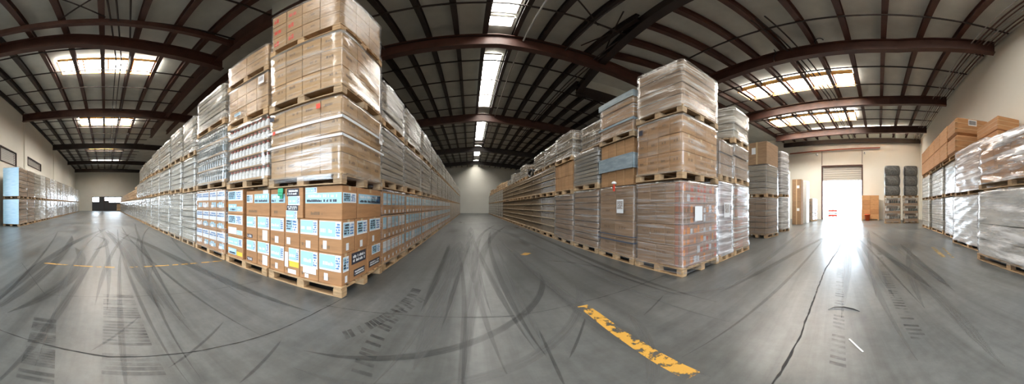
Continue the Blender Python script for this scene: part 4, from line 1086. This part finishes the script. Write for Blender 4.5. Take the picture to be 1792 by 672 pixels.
def tray_mesh(w, d, h):
    def mk():
        b = MB(); b.box(-w / 2, w / 2, -d / 2, d / 2, 0, .04, 'dull_kraft'); b.box(-w / 2 + .16, w / 2 - .16, -d / 2 + .16, d / 2 - .16, .04, h - .02, 'brown_layer')
        b.box(-w / 2, w / 2, -d / 2, -d / 2 + .01, .04, h * .35, 'dull_kraft'); b.box(-w / 2, -w / 2 + .01, -d / 2, d / 2, .04, h * .35, 'dull_kraft')
        rnd = random.Random(3)
        for k in range(7):
            x = -w / 2 + .09 + k * (w - .18) / 6; r = .06
            b.lathe([(r, .045), (r, h * .5), (r * .6, h * .62), (r * .6, h * .72)], rnd.choice(['dark_bottle', 'capw', 'black', 'dark_bottle']), 10, x, -d / 2 + .085)
        for x in (-w / 2 + .02, w / 2 - .02):
            for y in (-d / 2 + .02, d / 2 - .02): b.box(x - .02, x + .02, y - .02, y + .02, .04, h - .004, 'wood')
        return b.mesh('tray')
    return cached(('tray', w, d, h), mk)
for k, (v, w, nm) in enumerate(((-.97, 1.15, 'nearer the dock door'), (-2.28, 1.05, 'nearer the plain wall'))):
    t = thing('rack_stack', 'three shelves of dark bottles under film, on the floor, %s' % nm, 'shelf stack', uvz(16.65, v, 0), -PI / 2 - PHI)
    link('pallet', pallet_mesh(w, 1.0), t)
    for c in range(3): link('tray', tray_mesh(w - .04, .96, .54), t, (0, 0, PH + c * .545))
    link('stretch_wrap', film_mesh(w - .01, .98, .08, 1.79, 'film_clear', k, .008), t)
    t = thing('bundle_stack', 'three bulging grey-black bundles under film above the bottle shelves, %s' % nm, 'bundle stack', uvz(16.65, v, 1.81), -PI / 2 - PHI)
    link('pallet', pallet_mesh(w, 1.0), t)
    for c in range(3): link('bundle', bundle_mesh(w - .02, .98, .71), t, (0, 0, PH + c * .712))
    b = MB(); b.box(w / 2 - .01, w / 2 + .02, -.5, -.38, .14, 2.2, 'strap', .008); b.build('strap', t); b = MB(); b.box(-w / 2 - .02, -w / 2 + .01, -.5, -.38, .14, 2.2, 'strap', .008); b.build('strap', t)

# ------------------------------------------------------------------ row along the plain wall, beside the dock door aisle
GR = 'loads along the plain wall'
def rr(label, u0, u1, vf, z, h, kind, d=1.1, **k):
    return pallet_load(label, GR, uvz((u0 + u1) / 2, vf - d / 2, z), PI - PHI + k.pop('rz', 0), u1 - u0, d, h, kind, **k)
LOW, UP = [], []
rr('loosely white-wrapped load on the floor, closest to the viewpoint, by the plain wall', 2.3, 4.48, -2.08, 0, 1.42, 'layers', d=1.25, rz=.08, nz=4, m='white_goods', film='film_loose', amp=.035)
rr('brown cartons loosely wrapped in torn white film, upper load closest to the viewpoint, plain wall', 2.3, 4.44, -2.10, 1.46, 1.0, 'cartons', d=1.25, rz=.08, n=(4, 1, 2), m='kraft', film='film_loose', amp=.05)
rr('bright white wrapped load on the floor, second from the viewpoint along the plain wall', 4.74, 6.95, -2.34, 0, 1.42, 'layers', rz=.06, nz=6, m='white_goods', film='film_white', amp=.02)
rr('white wrapped brown cartons, upper load, second from the viewpoint along the plain wall', 4.86, 6.80, -2.36, 1.44, 1.36, 'cartons', rz=.06, n=(3, 1, 3), m='kraft', film='film_white', amp=.03)
rr('pinkish wrapped load on the floor, third from the viewpoint along the plain wall', 7.25, 8.85, -2.58, 0, 1.5, 'layers', nz=6, m='white_goods', film='film_grey')
rr('silver wrapped load, upper tier, third from the viewpoint along the plain wall', 7.2, 8.85, -2.58, 1.52, 1.26, 'layers', nz=6, m='grey_goods', film='film_silver')
rr('pale trays of cans on the floor, fourth from the viewpoint along the plain wall', 9.1, 11.15, -2.58, 0, 1.5, 'layers', nz=6, m='can_case', film='film_clear')
rr('silver wrapped load, upper tier, fourth from the viewpoint along the plain wall', 9.1, 11.1, -2.58, 1.52, 1.26, 'layers', nz=6, m='white_goods', film='film_silver')
rr('pale wrapped load on the floor, fifth from the viewpoint along the plain wall', 11.4, 13.3, -2.52, 0, 1.5, 'layers', nz=6, m='can_case', film='film_silver')
rr('pale wrapped load, upper tier, fifth from the viewpoint along the plain wall', 11.4, 13.3, -2.52, 1.52, 1.26, 'layers', nz=6, m='white_goods', film='film_silver')
GO = 'orange-brown cartons on top of the plain wall row'
for k, uc in enumerate((8.0, 10.1, 12.2)):
    p = thing('pallet', 'wooden pallet lying between silver load and orange-brown cartons, %s from the viewpoint' % ORD[k + 1], 'pallet', uvz(uc, -3.1, 2.792), PI - PHI, 'pallets under the orange-brown cartons'); link('pallet_frame', pallet_mesh(1.9, 1.15), p)
def big_carton(label, u0, u1, v0, v1, z, h, tags=()):
    w, d = u1 - u0 - .012, v1 - v0 - .012
    t = thing('large_carton', label, 'carton', uvz((u0 + u1) / 2, (v0 + v1) / 2, z), -PHI, GO)
    b = MB(); b.box(-w / 2, w / 2, -d / 2, d / 2, 0, h, 'orange_kraft', .075 if tags else .02)
    b.build('carton', t)
    b = MB()
    for z_ in (h * .33, h * .66): b.box(-w / 2 - .002, w / 2 + .002, -d / 2 - .002, d / 2 + .002, z_, z_ + .012, 'tape')
    b.build('strap', t)
    for (a0, a1, c0, c1, m) in tags:
        b = MB(); r2 = random.Random(3); b.box(-w / 2 - .006, -w / 2, a0, a1, c0, c1, m)
        if m == 'paper' and a1 - a0 > .2:
            for q in range(14):
                y0 = a0 + (a1 - a0) * (.06 + .065 * q)
                b.box(-w / 2 - .008, -w / 2 - .006, y0, y0 + .008 + .006 * (q % 3), c0 + .03, c1 - .03, 'ink')
        b.build('shipping_label', t)['label'] = 'white label' if a1 - a0 < .2 else 'large white label with dark code'
for r in range(2):
    z = 2.936 + r * .645
    for k in range(6):
        u0 = 7.12 + k * 1.0
        big_carton('orange-brown carton on the plain wall row, %s layer, %s from the labelled end' % (['lower', 'upper'][r], ORD[k + 1]), u0, u0 + .99, -3.72, -2.46, z, .64,
                   () if k else ((( -.12, .18, .36, .58, 'paper'), (-.5, -.36, .22, .4, 'paper')) if r else ((-.5, -.36, .25, .45, 'paper'),)))
for r in range(2):
    big_carton('smaller orange-brown carton behind the torn-wrapped load, %s of two' % ['lower', 'upper'][r], 5.35, 6.7, -3.74, -3.02, 2.83 + r * .43, .42)

# ------------------------------------------------------------------ row along the vented wall
GL = 'loads along the vented wall'
x = -11.0
for k in range(20):
    n = ORD[k + 1]; w = 1.32; x0, x1 = x - w, x; yf = -4.27; d = .92
    h1 = 1.44 + .004 * k; h2 = 3.12 - h1 + .02 * k
    mm = 'brown_layer' if k < 2 else ('grey_goods' if k % 3 else 'white_goods'); ff = 'film_clear' if k < 2 else ('film_white' if k % 4 == 1 else 'film_silver')
    lk = 'brown layered load' if k < 2 else 'silver-white wrapped load'
    for r, (z, h) in enumerate(((0, h1 - .02), (h1, h2 - .05))):
        t = pallet_load('%s, %s, %s from the blue-lit end of the vented wall row' % (lk, ['floor level', 'upper tier'][r], n), GL, ((x0 + x1) / 2, yf - d / 2, z), PI + random.uniform(-.01, .01), w - .04, d, h, 'layers', nz=7, m=mm, film=ff)
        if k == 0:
            b = MB(); b.box(-w / 2 - .03, -w / 2 - .012, -d / 2 + .02, d / 2 - .02, .12, h - .03, 'blue_daylight', .004); b.build('daylight_panel', t)['label'] = 'added panel painted as blue daylight on the load end'  # added panel: the blue daylight falling on this end, as colour
    x -= w + .02
pallet_load('tan goods on a pallet by the glazed front of the vented wall aisle', 'goods by the far glazed front', (-41.6, 2.55, 0), 0, 1.0, 1.0, 1.25, 'layers', nz=4, m='tan_layer', film=None)

# ------------------------------------------------------------------ litter on the floor
b = MB(); b.tube([(2.33, .06, .006), (2.38, .0, .012), (2.38, -.1, .014), (2.33, -.19, .010), (2.27, -.25, .006)], [.003, .006, .008, .008, .003], 'black', 6); tag(b.build('strap_scrap'), 'dark curved scrap of strapping on the floor near the long crack', 'scrap')
b = MB(); b.box(-.11, .11, -.007, .007, 0, .004, 'paper', .001); o = b.build('paper_sliver', None, (1.62, -.15, .003)); o.rotation_euler = (0, 0, .36); tag(o, 'thin white sliver on the floor beside the tread tracks', 'scrap')
